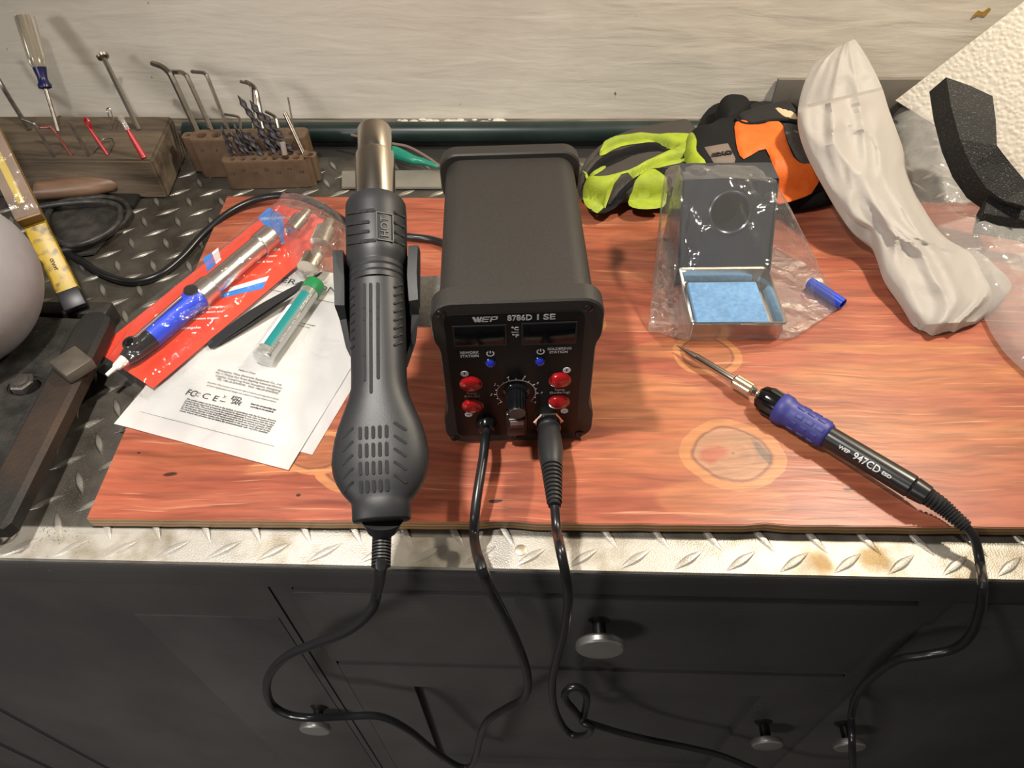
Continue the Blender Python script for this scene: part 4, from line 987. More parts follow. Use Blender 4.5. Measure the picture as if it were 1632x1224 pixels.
obj('barrel', MB().lathe(q0, q1, [(T3 + .004, RP * .97), (QL - .014, RP * .97)], 36), alum, pump, world=True)
def knurl(ta_, tb_, R):
    b = MB(); rr = []; n1 = 12
    a2, b2 = frame(qd)
    for i in range(n1 + 1):
        rr.append([q0 + qd * (ta_ + (tb_ - ta_) * i / n1) + (a2 * math.cos(j * 2 * math.pi / 60) + b2 * math.sin(j * 2 * math.pi / 60)) * R * (1 + .035 * ((i + j) % 2) - .04 * (i in (0, n1))) for j in range(60)])
    return b.loft(rr)
obj('knurled_ring', knurl(T3 + .002, T4 + .004, RP * 1.12), alum, pump, world=True, angle=5)
obj('knurled_cap', knurl(T5, QL, RP * 1.08), alum, pump, world=True, angle=5)
obj('plunger_rod', MB().cyl(q0 + qd * (T1 + .008) + V((0, 0, RP * 1.1)), q0 + qd * (T3 - .012) + V((0, 0, RP * 1.25)), .0014), steel, pump, world=True)
obj('release_button', MB().lathe(q0 + qd * (T3 - .001) + V((0, 0, RP * .8)), q0 + qd * (T3 - .001) + V((0, 0, 1)), [(0, .0062), (.004, .0062), (.0055, .0052), (.006, .0005)], 28), gloss_black, pump, world=True)
obj('latch', MB().ell(q0 + qd * (T1 + .008) + V((0, 0, RP * .85)), (.0075, .0075, .0045)), gloss_black, pump, world=True)
# clear wrapper over it
ax0 = Mk.inverted() @ q0; ax1 = Mk.inverted() @ q1
def wrapz(u, v):
    a2, b2 = V((ax0.x, ax0.y)), V((ax1.x, ax1.y)); ab = b2 - a2; t = max(-.03, min(1.03, (V((u, v)) - a2).dot(ab) / ab.length_squared)); d_ = (V((u, v)) - a2 - ab * t).length
    edge_ = min(u + .004, KW + .004 - u, v + .004, KL + .004 - v); R = RP * 1.25 * (.45 + .55 * min(1, max(0, t * 4)))
    h = .0025 + R * 2 + .003; s_ = R + .013
    k = max(0, 1 - max(0, d_ - R * .6) / s_)
    return .0042 + (h - .0042) * (k * k * (3 - 2 * k)) + .0010 * N3(u, v, 0, 60) * min(1, edge_ / .01)
wr = sheet([(-.004, -.004), (KW + .004, -.004), (KW + .004, KL + .004), (-.004, KL + .004)], wrapz, .0035); wr.xf(Mk)
obj('clear_wrapper', wr, film('packet_film', (.98, .98, .98), .06, .02, 60, .3, 1.0), pk, world=True, angle=20)

# bag of spare nozzles
noz_g = 'spare nozzles in the small clear bag'
for i, (px, py, ang, ln, rd, lab) in enumerate(((478, 352, 1.2, .030, .0085, 'spare steel nozzle nearest the blue card corner'), (518, 372, 1.45, .034, .0105, 'spare steel nozzle behind the cradle wing, farthest right'), (500, 415, 1.35, .024, .011, 'short wide spare steel nozzle nearest the green solder cap'))):
    c = P(px, py, z=BT + .018); d_ = V((math.cos(ang), math.sin(ang), .1)).normalized()
    t = thing('spare_nozzle', lab, 'nozzle', (c.x, c.y, BT + .008), 0, noz_g)
    obj('barrel', MB().lathe(c - d_ * ln / 2, c + d_ * ln / 2, [(0, rd), (ln * .6, rd), (ln * .6, rd * .96), (.001, rd * .9), (ln * .5, rd * .85)], 32), mat('warm_steel', (.60, .54, .46), .2, 1.0), t, world=True)
    obj('outlet', MB().lathe(c + d_ * ln * .05, c + d_ * ln, [(0, rd * .97), (ln * .1, rd * .6), (ln * .45, rd * .5), (ln * .45, rd * .42), (ln * .2, rd * .4)], 32), mat('warm_steel', (.6, .54, .46), .2, 1.0), t, world=True)
out = [P(*p, z=BT + .01) for p in ((425, 345), (450, 325), (500, 322), (548, 345), (560, 390), (556, 440), (530, 460), (500, 448), (470, 430), (455, 395), (438, 370))]
oo = smooth_loop(out, 3)
nb_ = sheet(oo, lambda x, y: BT + .003 + .030 * min(1, dist_poly((x, y), oo) / .020) ** .6 + .0040 * N3(x, y, 0, 110) + .002 * abs(N3(x, y, 5, 260)), .0035)
tag(obj('plastic_bag', nb_, film('nozzle_bag', (.98, .98, .97), .06, .05, 80, .5, 1.2), angle=10), 'small crumpled clear bag of steel nozzles beside the gun cradle', 'bag')

# ------------------------------------------------------------------ wood block with tools stuck in
BZ = .0475
def wp(px, py, z=BZ): p = P(px, py, z=z); return p
blk = [wp(-60, 254), wp(243, 254), wp(267, 203), wp(262, 194), wp(-60, 190)]
blk = [(-.64, .652), (-.404, .6505), (-.408, .690), (-.414, .742), (-.64, .742)]
woodold = mat('grimy_wood_block', (.06, .042, .028), .7, col2=(.16, .12, .08), nscale=35, stretch=(.25, 1.5, 1.5), bump=.6, bscale=150, bdist=.001, bstretch=(.3, 2, 2))
tag(obj('wood_block', MB().prism(blk, 0.0002, BZ, bev=.0025), woodold), 'grimy wooden block with picks and a screwdriver stuck in its top', 'wood block')
sdr = thing('screwdriver', 'clear handled screwdriver with blue collar stuck upright in the wood block', 'screwdriver', wp(93, 209))
p0 = wp(93, 209) + V((0, 0, -.0002)); p3 = P(38, 25, y=.772); d_ = (p3 - p0).normalized(); Ls = (p3 - p0).length
def at_px(py):
    lo, hi = 0, Ls
    for _ in range(30):
        mid = (lo + hi) / 2
        if proj(p0 + d_ * mid)[1] > py: lo = mid
        else: hi = mid
    return lo
t1_, t2_ = at_px(140), at_px(108)
obj('shaft', MB().cyl(p0, p0 + d_ * (t1_ + .004), .0021), tool_steel, sdr, world=True)
obj('blue_collar', MB().lathe(p0, p3, [(t1_ - .001, .004), (t1_, .0066), (t1_ + .003, .0068), (t1_ + .006, .0052), ((t1_ + t2_) / 2, .0050), (t2_ - .002, .0064), (t2_, .0068)], 28), mat('navy_collar', (.008, .010, .075), .3), sdr, world=True, label='dark blue collar')
rr = []; a2, b2 = frame(d_)
for t, r_ in ((t2_, .0066), (t2_ + .004, .0084), (t2_ + .01, .0090), (Ls - .006, .0100), (Ls - .001, .0096), (Ls + .001, .007)):
    rr.append([p0 + d_ * t + (a2 * math.cos(j * 2 * math.pi / 48) + b2 * math.sin(j * 2 * math.pi / 48)) * r_ * (1 - .10 * (j % 8 in (0, 1))) for j in range(48)])
mh = D.materials.new('clear_acetate'); mh.use_nodes = True; bb_ = mh.node_tree.nodes['Principled BSDF']; bb_.inputs['Base Color'].default_value = (.60, .54, .43, 1); bb_.inputs['Roughness'].default_value = .15; bb_.inputs['Transmission Weight'].default_value = .85
obj('handle', MB().loft(rr), mh, sdr, world=True, angle=25, label='cloudy clear handle')

g_p = 'tools stuck in the wood block'
def stick(name, pts, r, mt, label, cat, extra=None):
    b = MB().tube(pts, r, seg=10, sub=5)
    if extra: extra(b)
    return tag(obj(name, b, mt), label, cat, g_p)
q = [wp(222, 207), P(165, 92, y=.770)]
bo_ = MB().tube([q[0] + V((0, 0, -.0003)), q[1]], .0027, seg=12); dd = (q[1] - q[0]).normalized()
t = thing('long_pin', 'tall steel pin with a round flat head standing in the wood block', 'pin', q[0], 0)
obj('shank', bo_, mat('pin_steel', (.42, .38, .33), .3, 1.0), t, world=True)
obj('head', MB().lathe(q[1], q[1] + dd, [(-.002, .003), (0, .0062), (.0025, .0068), (.003, .006), (.0018, .0045)], 24), mat('pin_steel', (.4, .36, .3), .3, 1.0), t, world=True)
stick('hex_key', [wp(86, 250), P(58, 203, z=BZ + .030), P(52, 196, z=BZ + .034), P(36, 190, z=BZ + .036)], .0016, tool_steel, 'small L shaped hex key left of the bare steel rod in the wood block', 'hex key')
stick('hex_key', [wp(48, 208), P(8, 145, y=.76), P(-20, 95, y=.77)], .0024, tool_steel, 'long hex key leaning out at the left end of the block', 'hex key')
stick('hex_key', [wp(114, 248), P(84, 206, z=BZ + .026), P(76, 203, z=BZ + .028), P(62, 204, z=BZ + .028)], .0014, mat('red_brown_steel', (.28, .09, .07), .4, .6), 'thin reddish L shaped hex key between the two bare steel ones', 'hex key')
stick('steel_rod', [wp(142, 249), P(110, 193, z=BZ + .036)], .0018, tool_steel, 'plain steel rod standing in the wood block front row', 'rod')
redp = mat('red_plastic', (.45, .012, .02), .3)
def pick(pA, pB, label, cap):
    t = thing('pick', label, 'pick', pA, 0, g_p)
    d_ = (pB - pA).normalized(); ln = (pB - pA).length
    obj('handle', MB().lathe(pA, pB, [(0, .0016 if not cap else .0032), (ln * .7, .0018 if not cap else .0026), (ln, .0016)], 14), redp, t, world=True)
    if cap: obj('clear_tip', MB().lathe(pB - d_ * .002, pB + d_, [(0, .0026), (.010, .0024), (.011, .0032), (.013, .0036), (.015, .001)], 16), film('clear_pick', (.9, .9, .9), .1, .2, 50, .1, 2), t, world=True)
    else: obj('loop', MB().tube([pB, pB + V((-.003, .002, .006)), pB + V((-.001, .003, .010)), pB + V((.003, .001, .006)), pB + V((.001, 0, 0))], .0013, seg=8), redp, t, world=True)
pick(wp(172, 247), P(143, 205, z=BZ + .022), 'red wire pick with an open loop on top, in the wood block', False)
pick(wp(230, 252), P(202, 204, z=BZ + .026), 'thick red pick with a clear rounded end at the block corner', True)
stick('bent_wire', [wp(143, 250), wp(160, 234) + V((0, 0, .003)), wp(170, 228) + V((0, 0, .005)), wp(183, 229) + V((0, 0, .004)), wp(172, 248)], .0008, tool_steel, 'thin bent wire lying on the wood block top', 'wire')
stick('bent_wire', [wp(178, 207), P(172, 180, z=BZ + .018), P(170, 174, z=BZ + .021), P(176, 174, z=BZ + .021), P(183, 200, z=BZ + .006), P(186, 206, z=BZ)], .0006, steel, 'fine bright hooked wire behind the red picks', 'wire')

# wooden handle in front of the block
hA, hB = P(52, 286, z=.030), P(190, 284, z=.022)
kn = thing('wooden_handle', 'short dark wooden tool handle lying in front of the wood block', 'handle', (hA.x, hA.y, 0))
b = MB(); rr = []
for t, w_, h_ in ((0, .011, .009), (.3, .0125, .010), (.7, .0120, .010), (.92, .009, .008), (1, .004, .004)):
    c = hA.lerp(hB, t); c.z = .0165; rr.append([c + V((0, math.cos(k * math.pi / 12) * w_, math.sin(k * math.pi / 12) * h_)) for k in range(24)])
b.loft(rr); obj('grip', b, mat('dark_handle_wood', (.12, .07, .045), .45, col2=(.26, .15, .09), nscale=70, stretch=(.15, 1, 1)), kn, world=True)
obj('rest', MB().box(((hA.x + hB.x) / 2 - .01, hA.y, .0035), (.14, .022, .0066), .002), mat('black_iron', (.02, .019, .018), .6, .4), kn, world=True)

# ------------------------------------------------------------------ brown index holders
brown = mat('brown_plastic', (.105, .064, .038), .5, col2=(.135, .085, .052), nscale=80, bump=.2, bscale=400, bdist=.0004)
brown_d = mat('brown_engraving', (.03, .018, .012), .7)
def holder(name, label, A_, ux_, L_, W_, H_, hole, label_cat, txt, tab):
    """A_ front-left bottom corner, ux_ unit along length"""
    ang = math.atan2(ux_.y, ux_.x); t = thing(name, label, label_cat, A_, ang)
    hl = [circ(x, y, r, 16) for x, y, r in hole]
    obj('block', MB().prism(rrect(L_, W_, W_ * .3, 6, L_ / 2, W_ / 2), .0003, H_, hl, bev=.0008), brown, t, angle=50)
    for x in tab:
        obj('hinge_lug', MB().prism(rrect(.012, W_ * .55, .004, 5, x, W_ * .6), .004, H_ - .001, [circ(x, W_ * .6, .003, 12)]), brown, t, angle=50)
    e = MB()
    for s, x, z in txt: add(e, text_mb(s, .0042, Matrix(((1, 0, 0, x), (0, 0, -1, -.0001), (0, 1, 0, z), (0, 0, 0, 1))), ext=.0001))
    obj('size_numbers', e, brown_d, t, smooth=False)
    return t
A1 = P(366, 303, z=0); ux1 = (P(500, 299, z=0) - A1).normalized(); L1 = (P(500, 299, z=0) - A1).length
HF, HR = .034, .046
hf = [(.012 + i * .0115, .0065 if i % 2 else .0065, .0022 + .00025 * i) for i in range(8)] + [(.010 + i * .0105, .0150, .002 + .0002 * i) for i in range(8)]
fh = holder('drill_index', 'front brown plastic drill index with short twist bits', A1, ux1, L1, .022, HF, hf, 'drill bit holder', [(s, .010 + i * .0125, .024 if i % 2 else .020) for i, s in enumerate(('1.5', '2.0', '2.5', '3.0', '3.5', '4.0', '4.5'))], (L1 + .002, ))
A0 = P(322, 284, z=0); ux0 = V((math.cos(.05), math.sin(.05), 0)); L0 = .128
hr_ = [(.012 + i * .0165, .0115, .0052 - .0003 * i) for i in range(7)]
rh = holder('hex_key_holder', 'rear brown plastic holder with bent hex keys', A0, ux0, L0, .024, HR, hr_, 'hex key holder', [('10', .012, .034), ('8', .028, .034), ('6', .044, .034)], (-.004,))
def on(t_, x, y, z): return Matrix.LocRotScale(t_.location, t_.rotation_euler, None) @ V((x, y, z))
gk = 'hex keys in the rear brown holder'
keym = mat('hex_key_steel', (.40, .36, .31), .3, 1.0, col2=(.28, .24, .2), nscale=90)
def hexkey(hole, top, end, r, label, z0=.012):
    c = on(rh, hole[0], hole[1], z0); d_ = (top - c).normalized(); k = r * 2.6
    e = (end - top).normalized()
    b = MB().tube([c, c.lerp(top, .5), top - d_ * k * 1.3, top - d_ * k * .35 + e * k * .35, top + e * k * 1.3, end], r, seg=6, sub=5)
    return tag(obj('hex_key', b, keym, angle=20), label, 'hex key', gk)
def Y(px, py, y): return P(px, py, y=y)
hexkey(hr_[0], Y(268, 110, .742), Y(243, 101, .755), .0032, 'thickest and tallest hex key at the left end of the rear holder')
hexkey(hr_[1], Y(295, 115, .742), Y(270, 115, .752), .0025, 'second hex key from the left, its arm touching the thickest one')
hexkey(hr_[2], Y(328, 116, .742), Y(306, 114, .757), .0020, 'third hex key from the left with its arm free in the air')
hexkey(hr_[3], Y(401, 135, .742), Y(384, 130, .755), .0018, 'tall hex key rising behind the twist bits, left of its twin')
hexkey(hr_[4], Y(408, 139, .738), Y(392, 130, .750), .0022, 'tall hex key rising behind the twist bits, right of its twin')
hexkey(hr_[5], Y(440, 186, .735), Y(424, 178, .745), .0018, 'short hex key curling over at the right of the rear holder')
hexkey((hr_[2][0] + .006, .0115, 0), Y(382, 186, .742), Y(358, 182, .75), .0015, 'short hex key with a bright arm left of the twist bits', .03)
b = MB().cyl(on(rh, hr_[6][0], .0115, .01), Y(459, 155, .74), .0009, seg=10); tag(obj('thin_rod', b, keym), 'very thin rod standing at the right end of the rear holder', 'rod')
bitm = mat('drill_steel', (.055, .05, .055), .55, .6)
def twist(pA, pB, r, turns):
    d_ = (pB - pA).normalized(); ln = (pB - pA).length; a2, b2 = frame(d_); rr = []; n1 = 36
    for i in range(n1 + 1):
        t = i / n1; ph = turns * 2 * math.pi * t; k = 1 if t < .93 else (1 - t) / .07 * .85 + .15
        rr.append([pA + d_ * ln * t + ((a2 * math.cos(ph) + b2 * math.sin(ph)) * math.cos(q) * r + (b2 * math.cos(ph) - a2 * math.sin(ph)) * math.sin(q) * r * .62) * k for q in [j * 2 * math.pi / 14 for j in range(14)]])
    return MB().loft(rr)
gb_ = 'twist bits in the front drill index'
tops = [(352, 200), (358, 214), (366, 207), (374, 216), (382, 205), (379, 152), (398, 160), (418, 180)]
labs = ['leftmost thin twist bit in the front index', 'second small twist bit from the left', 'third small twist bit from the left', 'fourth small twist bit from the left', 'small twist bit just before the tall black one', 'tall black twist bit with a thick fluted tip', 'second tall twist bit beside the hex key pair', 'thick short twist bit right of the tall pair']
for i, ((px, py), lab) in enumerate(zip(tops, labs)):
    h = hf[i]; pA = on(fh, h[0], h[1], .010); r_ = h[2] * (.9 if i < 5 else 1.0)
    pB = P(px, py, y=pA.y + .012 + (.02 if i > 4 else 0))
    tag(obj('twist_bit', twist(pA, pB, r_, 3 + (i > 4) * 1.5), bitm, angle=60), lab, 'drill bit', gb_)
for i in range(5):
    h = hf[8 + i + 2]; pA = on(fh, h[0], h[1], .010); pB = P(372 + i * 13, 196 + (i * 37) % 19, y=pA.y + .012)
    tag(obj('twist_bit', twist(pA, pB, .0021, 3), bitm, angle=60), ('back row twist bit ' + ('farthest left', 'second from left', 'in the middle', 'second from right', 'farthest right')[i] + ' behind the front row'), 'drill bit', gb_)
pA = on(fh, hf[6][0] + .0115, .0065, .01); pA = on(fh, .0835, .0065, .02)
tag(obj('pin', MB().cyl(P(454, 246, y=pA.y), P(450, 227, y=pA.y + .003), .0030, seg=14), mat('pink_steel', (.5, .42, .38), .4, .6)), 'short pale blunt pin near the right of the front index', 'pin')
pA = on(fh, .094, .0085, .012); tag(obj('pin', MB().cyl(pA, P(454, 180, y=pA.y + .028), .0024, seg=14), keym), 'straight smooth pin standing at the right end of the front index', 'pin')

# ------------------------------------------------------------------ pipe, wires, clip, rail behind
pipe_m = mat('dark_green_pipe', (.008, .018, .016), .35, col2=(.016, .030, .027), nscale=30)
pts = [V((-.42, .768, .0125)), V((-.2, .7685, .0125)), V((0, .770, .0125)), V((.2, .772, .0125)), V((.42, .772, .0125))]
tag(obj('hose', MB().tube(pts, .0120, seg=20), pipe_m), 'dark green hose lying along the foot of the back wall', 'hose')
tag(obj('flat_bar', MB().prism([P(545, 300, z=.003).xy, P(720, 300, z=.003).xy, P(716, 272, z=.003).xy, P(545, 274, z=.003).xy], .0016, .0045, bev=.0005), mat('grey_bar', (.24, .22, .19), .45, .5, col2=(.3, .28, .24), nscale=30)), 'dull grey flat metal bar lying behind the hot air gun', 'metal bar')
cl = [P(622, 243, z=.012), P(632, 244, z=.012), P(645, 249, z=.012), P(660, 255, z=.011), P(675, 258, z=.010), P(700, 266, z=.009)]
clip = thing('alligator_clip', 'teal green insulated alligator clip lying behind the station', 'clip', (cl[0].x, cl[0].y, 0))
obj('sleeve', MB().tube(cl, lambda t: .0065 * (1 - t) ** .6 + .0014, seg=16), mat('teal_rubber', (.01, .20, .13), .35), clip, world=True)
obj('lead', MB().tube([P(560, 215, z=.018), P(620, 228, z=.018), P(650, 234, z=.018), P(680, 250, z=.014), P(705, 268, z=.009)], .0016, seg=8), mat('brown_wire', (.18, .12, .10), .5), clip, world=True)
sc2 = MB(); random.seed(3)
stl = []
for i in range(46):
    x = random.uniform(-.17, -.04); y = random.uniform(.788, .801); r_ = random.uniform(.001, .004); 
    sc2.ell((x, y, .0112 + .0003 * r_), (r_ * 1.6, r_, r_ * .4), seg=8)
tag(obj('paint_flakes', sc2, mat('paint_flakes', (.6, .57, .5), .6)), 'white paint flakes fallen on the hose by the wall', 'debris', kind='stuff')

# ------------------------------------------------------------------ vise, grey housing, yellow tool
iron_m = mat('dusty_cast_iron', (.020, .019, .018), .55, .45, col2=(.055, .050, .043), nscale=60, bump=.6, bscale=500, bdist=.0008)
vise = thing('bench_vise_base', 'dark dusty cast iron base bolted to the left of the bench top', 'vise base', (-.46, .38, 0))
vo_ = [P(*p, z=.022) for p in ((-140, 800), (5, 760), (135, 560), (150, 505), (50, 500), (-40, 480), (-160, 620))]
slotp = P(37, 612, z=.022)
hole = [(slotp.x + a * 1.0, slotp.y + b * .75) for a, b in circ(0, 0, .0125, 24)]
obj('foot_plate', MB().prism([p.xy for p in vo_], .0015, .020, [hole], bev=.0015), iron_m, vise, world=True)
ba, bb2 = P(148, 500, z=.036), P(-6, 800, z=.036)
bdn = (bb2 - ba).normalized(); bs_ = V((-bdn.y, bdn.x, 0))
rust = mat('rusty_iron', (.018, .017, .016), .6, .4, col2=(.055, .032, .020), nscale=14, namt=(.5, .75), bump=.5, bscale=400, bdist=.0008)
b = MB(); rr = []
for t, w_ in ((-.004, .007), (0, .0125), (.010, .0145), (.10, .0145), (.20, .0135), (.205, .010)):
    c = ba + bdn * t; c.z = 0; rr.append([c + bs_ * w_ + V((0, 0, .0205)), c - bs_ * w_ + V((0, 0, .0205)), c - bs_ * w_ + V((0, 0, .031)), c - bs_ * w_ * .75 + V((0, 0, .034)), c + bs_ * w_ * .75 + V((0, 0, .034)), c + bs_ * w_ + V((0, 0, .031))])
b.loft(rr); obj('side_rail', b, rust, vise, world=True, angle=30)
cbx = P(95, 505, z=.02); obj('cross_bar', MB().box((cbx.x - .015, cbx.y + .012, .011), (.11, .016, .019), .002), iron_m, vise, world=True)
bc = slotp
bolt = MB().lathe((bc.x, bc.y, .010), (bc.x, bc.y, 1), [(0, .0098), (.0148, .0098), (.016, .0085)], 6); bolt.lathe((bc.x, bc.y, .024), (bc.x, bc.y, 1), [(0, .0065), (.003, .0060), (.0035, .004)], 16)
obj('bolt', bolt, mat('old_bolt', (.10, .09, .08), .5, .7, bump=.6, bscale=500, bdist=.0006), vise, world=True, angle=25, label='rusty hex bolt')
c = P(116, 580, z=.040)
tag(obj('metal_block', MB().box((0, 0, 0), (.023, .026, .010), .0015, M=Matrix.Translation((c.x, c.y, .0394)) @ Matrix.Rotation(.95, 4, 'Z')), mat('dull_brass_block', (.10, .086, .068), .5, .6, col2=(.15, .13, .105), nscale=60)), 'small square dull metal block resting on the dark rail beside the packet', 'metal block')
# big rounded housing at the left edge
hs = MB(); hc_ = P(-82, 455, z=.0865)
hs.ell(hc_, (.0600, .072, .066), seg=64); hs.cyl((hc_.x, hc_.y, .0205), (hc_.x, hc_.y, .030), .012)
tag(obj('machine_housing', hs, mat('mauve_grey_paint', (.27, .25, .26), .55, col2=(.30, .28, .285), nscale=50, bump=.25, bscale=700, bdist=.0004), angle=60), 'smooth grey rounded machine housing on the dark base at the left edge', 'housing')
# yellow tool leaning down to the bench
ye, ys = P(112, 470, z=.032), P(-75, 92, z=.165)
yd = (ye - ys).normalized(); yr = yd.cross(V((0, 0, 1))).normalized(); yu = yr.cross(yd)
if yu.z < 0: yu = -yu; yr = -yr
yel = thing('yellow_tool', 'worn yellow folding tool with black end leaning over the bench at left', 'tool', (ye.x, ye.y, ye.z - .008))
def YM(p): return Matrix(((yd.x, yr.x, yu.x, p.x), (yd.y, yr.y, yu.y, p.y), (yd.z, yr.z, yu.z, p.z), (0, 0, 0, 1)))
YL = (ye - ys).length; ymat = mat('worn_yellow_paint', (.46, .31, .02), .4, col2=(.16, .10, .02), nscale=110, namt=(.50, .66))
obj('body', MB().box((YL / 2, 0, 0), (YL, .018, .014), .001, M=YM(ys)), ymat, yel, world=True)
obj('end_cap', MB().box((YL + .006, 0, 0), (.018, .0185, .0145), .001, M=YM(ys)), mat('navy_black_cap', (.010, .010, .016), .4), yel, world=True, label='black end cap')
wn0 = YL * .72
wood2 = obj('wooden_top', MB().box((wn0 / 2, 0, .0135), (wn0, .020, .013), .001, M=YM(ys)), mat('tan_wood', (.30, .19, .07), .5, col2=(.20, .12, .05), nscale=40, stretch=(1, 1, 1)), yel, world=True)
obj('vial_window', MB().box((wn0 * .62, .0, .0202), (wn0 * .6, .006, .0012), .0003, M=YM(ys)), mat('yellow_vial', (.72, .62, .04), .2), yel, world=True, label='bright yellow strip')
obj('tape', MB().box((wn0 * .64, 0, .0210), (wn0 * .70, .0202, .0004), M=YM(ys)), film('dusty_tape', (.85, .78, .72), .2, .10, 60, .25, .8), yel, world=True)
yt = text_mb('GUVAL', .0038, YM(ys) @ Matrix.Translation((YL - .028, .0, .0072)), .012, ext=.00005, bold=.0001)
obj('stamped_lettering', yt, slot_black, yel, world=True, smooth=False)
# dark pad with the old cable loops on it
pad = [P(*p, z=.003).xy for p in ((72, 330), (172, 322), (200, 345), (150, 405), (95, 412), (60, 380))]
tag(obj('rubber_pad', MB().prism(pad, .0016, .004, bev=.0008), mat('dusty_rubber', (.018, .017, .016), .5, col2=(.05, .046, .04), nscale=70)), 'dark dusty rubber pad under the coiled cable', 'pad')
lo_ = [(60, 392, .008), (100, 398, .008), (140, 390, .008), (175, 372, .008), (202, 348, .008), (204, 330, .008), (188, 318, .008), (160, 314, .008), (120, 318, .008), (90, 326, .008), (75, 345, .008), (80, 372, .008), (110, 391, .013), (150, 382, .014), (184, 360, .014), (193, 340, .014), (183, 326, .014), (150, 321, .013), (100, 324, .014), (60, 330, .012)]
tag(obj('coiled_cable', MB().tube([P(a, b_, z=c) for a, b_, c in lo_], .0030, seg=12), mat('dusty_cable', (.02, .019, .018), .45, col2=(.05, .046, .042), nscale=120)), 'dusty black cable coiled on the pad by the wood block', 'cable')
c = P(3, 857, z=.002)
tag(obj('wire_ring', MB().tube([c + V((math.cos(k * math.pi / 8) * .006, math.sin(k * math.pi / 8) * .006, .0005)) for k in range(17)], .0008, seg=8, sub=3), tool_steel), 'small wire ring on the tread plate near the front left corner', 'ring')
gr_ = MB(); random.seed(11)
for i in range(2200):
    if i < 1500:
        u = random.random(); p = ba.lerp(bb2, u); p = V((p.x + .013 + abs(random.gauss(0, .018)), p.y - .006 + random.gauss(0, .012), 0))
    else: p = V((random.uniform(-.50, -.33), random.uniform(.25, .60), 0))
    if inside((p.x, p.y), [q.xy for q in vo_]): z = .020
    else: z = 0
    if inside((p.x, p.y), [tuple(e) for e in edge]): continue
    r_ = random.uniform(.0002, .0006); gr_.b.faces.new([gr_.b.verts.new((p.x + a * r_, p.y + b_ * r_, z + c_ * r_)) for a, b_, c_ in ((1, 0, .2), (-.5, .8, .2), (-.5, -.8, .9))])
tag(obj('metal_filings', gr_, mat('filings', (.45, .42, .38), .35, .8), smooth=False), 'scattered metal filings on the tread plate near the vise base', 'filings', kind='stuff')

# ------------------------------------------------------------------ work gloves
def puff_fn(outline, z0, h, w_, amp=.001, fs=60):
    def f(x, y):
        d_ = dist_poly((x, y), outline) if inside((x, y), outline) else 0
        k = min(1, d_ / w_); return z0 + h * math.sqrt(max(0, 1 - (1 - k) ** 2)) + amp * N3(x, y, 2, fs) * k
    return f
def outl(pts, z, sub=4): return smooth_loop([P(a, b_, z=z) for a, b_ in pts], sub)
def puff(outline, z0, h, w_, under, step=.004, amp=.001, fs=60):
    f = puff_fn(outline, z0, h, w_, amp, fs); return sheet(outline, f, step, under=lambda x, y: z0 - (z0 - under) * min(1, dist_poly((x, y), outline) / (w_ * .7)) ** .6, closed=True), f
def on_surf(px, py, f, z):
    for _ in range(6):
        p = P(px, py, z=z); z = f(p.x, p.y)
    return P(px, py, z=z)
black_fab = mat('glove_black_fabric', (.008, .008, .0085), .8, bump=.6, bscale=900, bdist=.0005, spec=.2)
grey_fab = mat('glove_grey_fabric', (.040, .034, .028), .8, bump=.5, bscale=700, bdist=.0006)
lime = mat('hi_vis_lime', (.33, .42, .015), .65, col2=(.24, .31, .02), nscale=60, bump=.4, bscale=500, bdist=.0006)
orange = mat('hi_vis_orange', (.72, .13, .008), .65, col2=(.60, .10, .006), nscale=60, bump=.5, bscale=600, bdist=.0006)
g2 = thing('work_glove', 'black work glove with a grey stripe lying underneath the orange and lime one', 'glove', (.27, .68, BT))
o2 = outl([(1085, 300), (1110, 200), (1140, 165), (1165, 155), (1195, 163), (1240, 170), (1290, 190), (1325, 250), (1335, 305), (1325, 322), (1255, 333), (1180, 330), (1120, 320)], .020)
b, f2 = puff(o2, .016, .016, .018, BT + .001, amp=.002); obj('palm', b, black_fab, g2, world=True, angle=180)
for pts in ([(1142, 168), (1155, 157), (1185, 158), (1200, 172), (1180, 195), (1150, 200)],):
    oo = outl(pts, .05); b, _ = puff(oo, .040, .020, .012, .026, step=.003); obj('thumb', b, black_fab, g2, world=True, angle=180)
sp0 = [P(1225, 318, z=.020), P(1260, 312, z=.022), P(1300, 303, z=.022), P(1328, 293, z=.020)]
obj('grey_stripe', MB().tube(sp0, .0058, seg=14), mat('grey_piping', (.25, .21, .18), .7), g2, world=True)
g1 = thing('work_glove', 'work glove with orange cuff and lime green fingers on top of the other glove', 'glove', (.22, .69, BT))
hand = [(1084, 262), (1088, 228), (1098, 208), (1120, 202), (1140, 192), (1175, 185), (1225, 170), (1270, 172), (1300, 205), (1318, 245), (1322, 275), (1308, 288), (1270, 292), (1235, 292), (1180, 292), (1120, 300), (1094, 296)]
ho = outl(hand, .045); b, fh1 = puff(ho, .032, .026, .024, .026, step=.0035, amp=.0022, fs=45); obj('back_of_hand', b, black_fab, g1, world=True, angle=180)
def zq(pts): return [(900 + a / 3.709, 120 + b_ / 3.709) for a, b_ in pts]
fo_ = outl([(1100, 204), (1040, 210), (988, 222), (946, 246), (924, 272), (921, 296), (936, 312), (972, 320), (1020, 314), (1062, 316), (1105, 312), (1125, 260)], .030)
f0 = puff_fn(fo_, .026, .020, .016, .0015, 50)
grv = [[P(a, b_, z=.036).xy for a, b_ in zq(g)] for g in ([(60, 590), (200, 480), (330, 432), (500, 420), (640, 462)], [(80, 650), (200, 575), (330, 515), (480, 480), (630, 466)], [(200, 745), (330, 670), (460, 600), (600, 545), (720, 525)])]
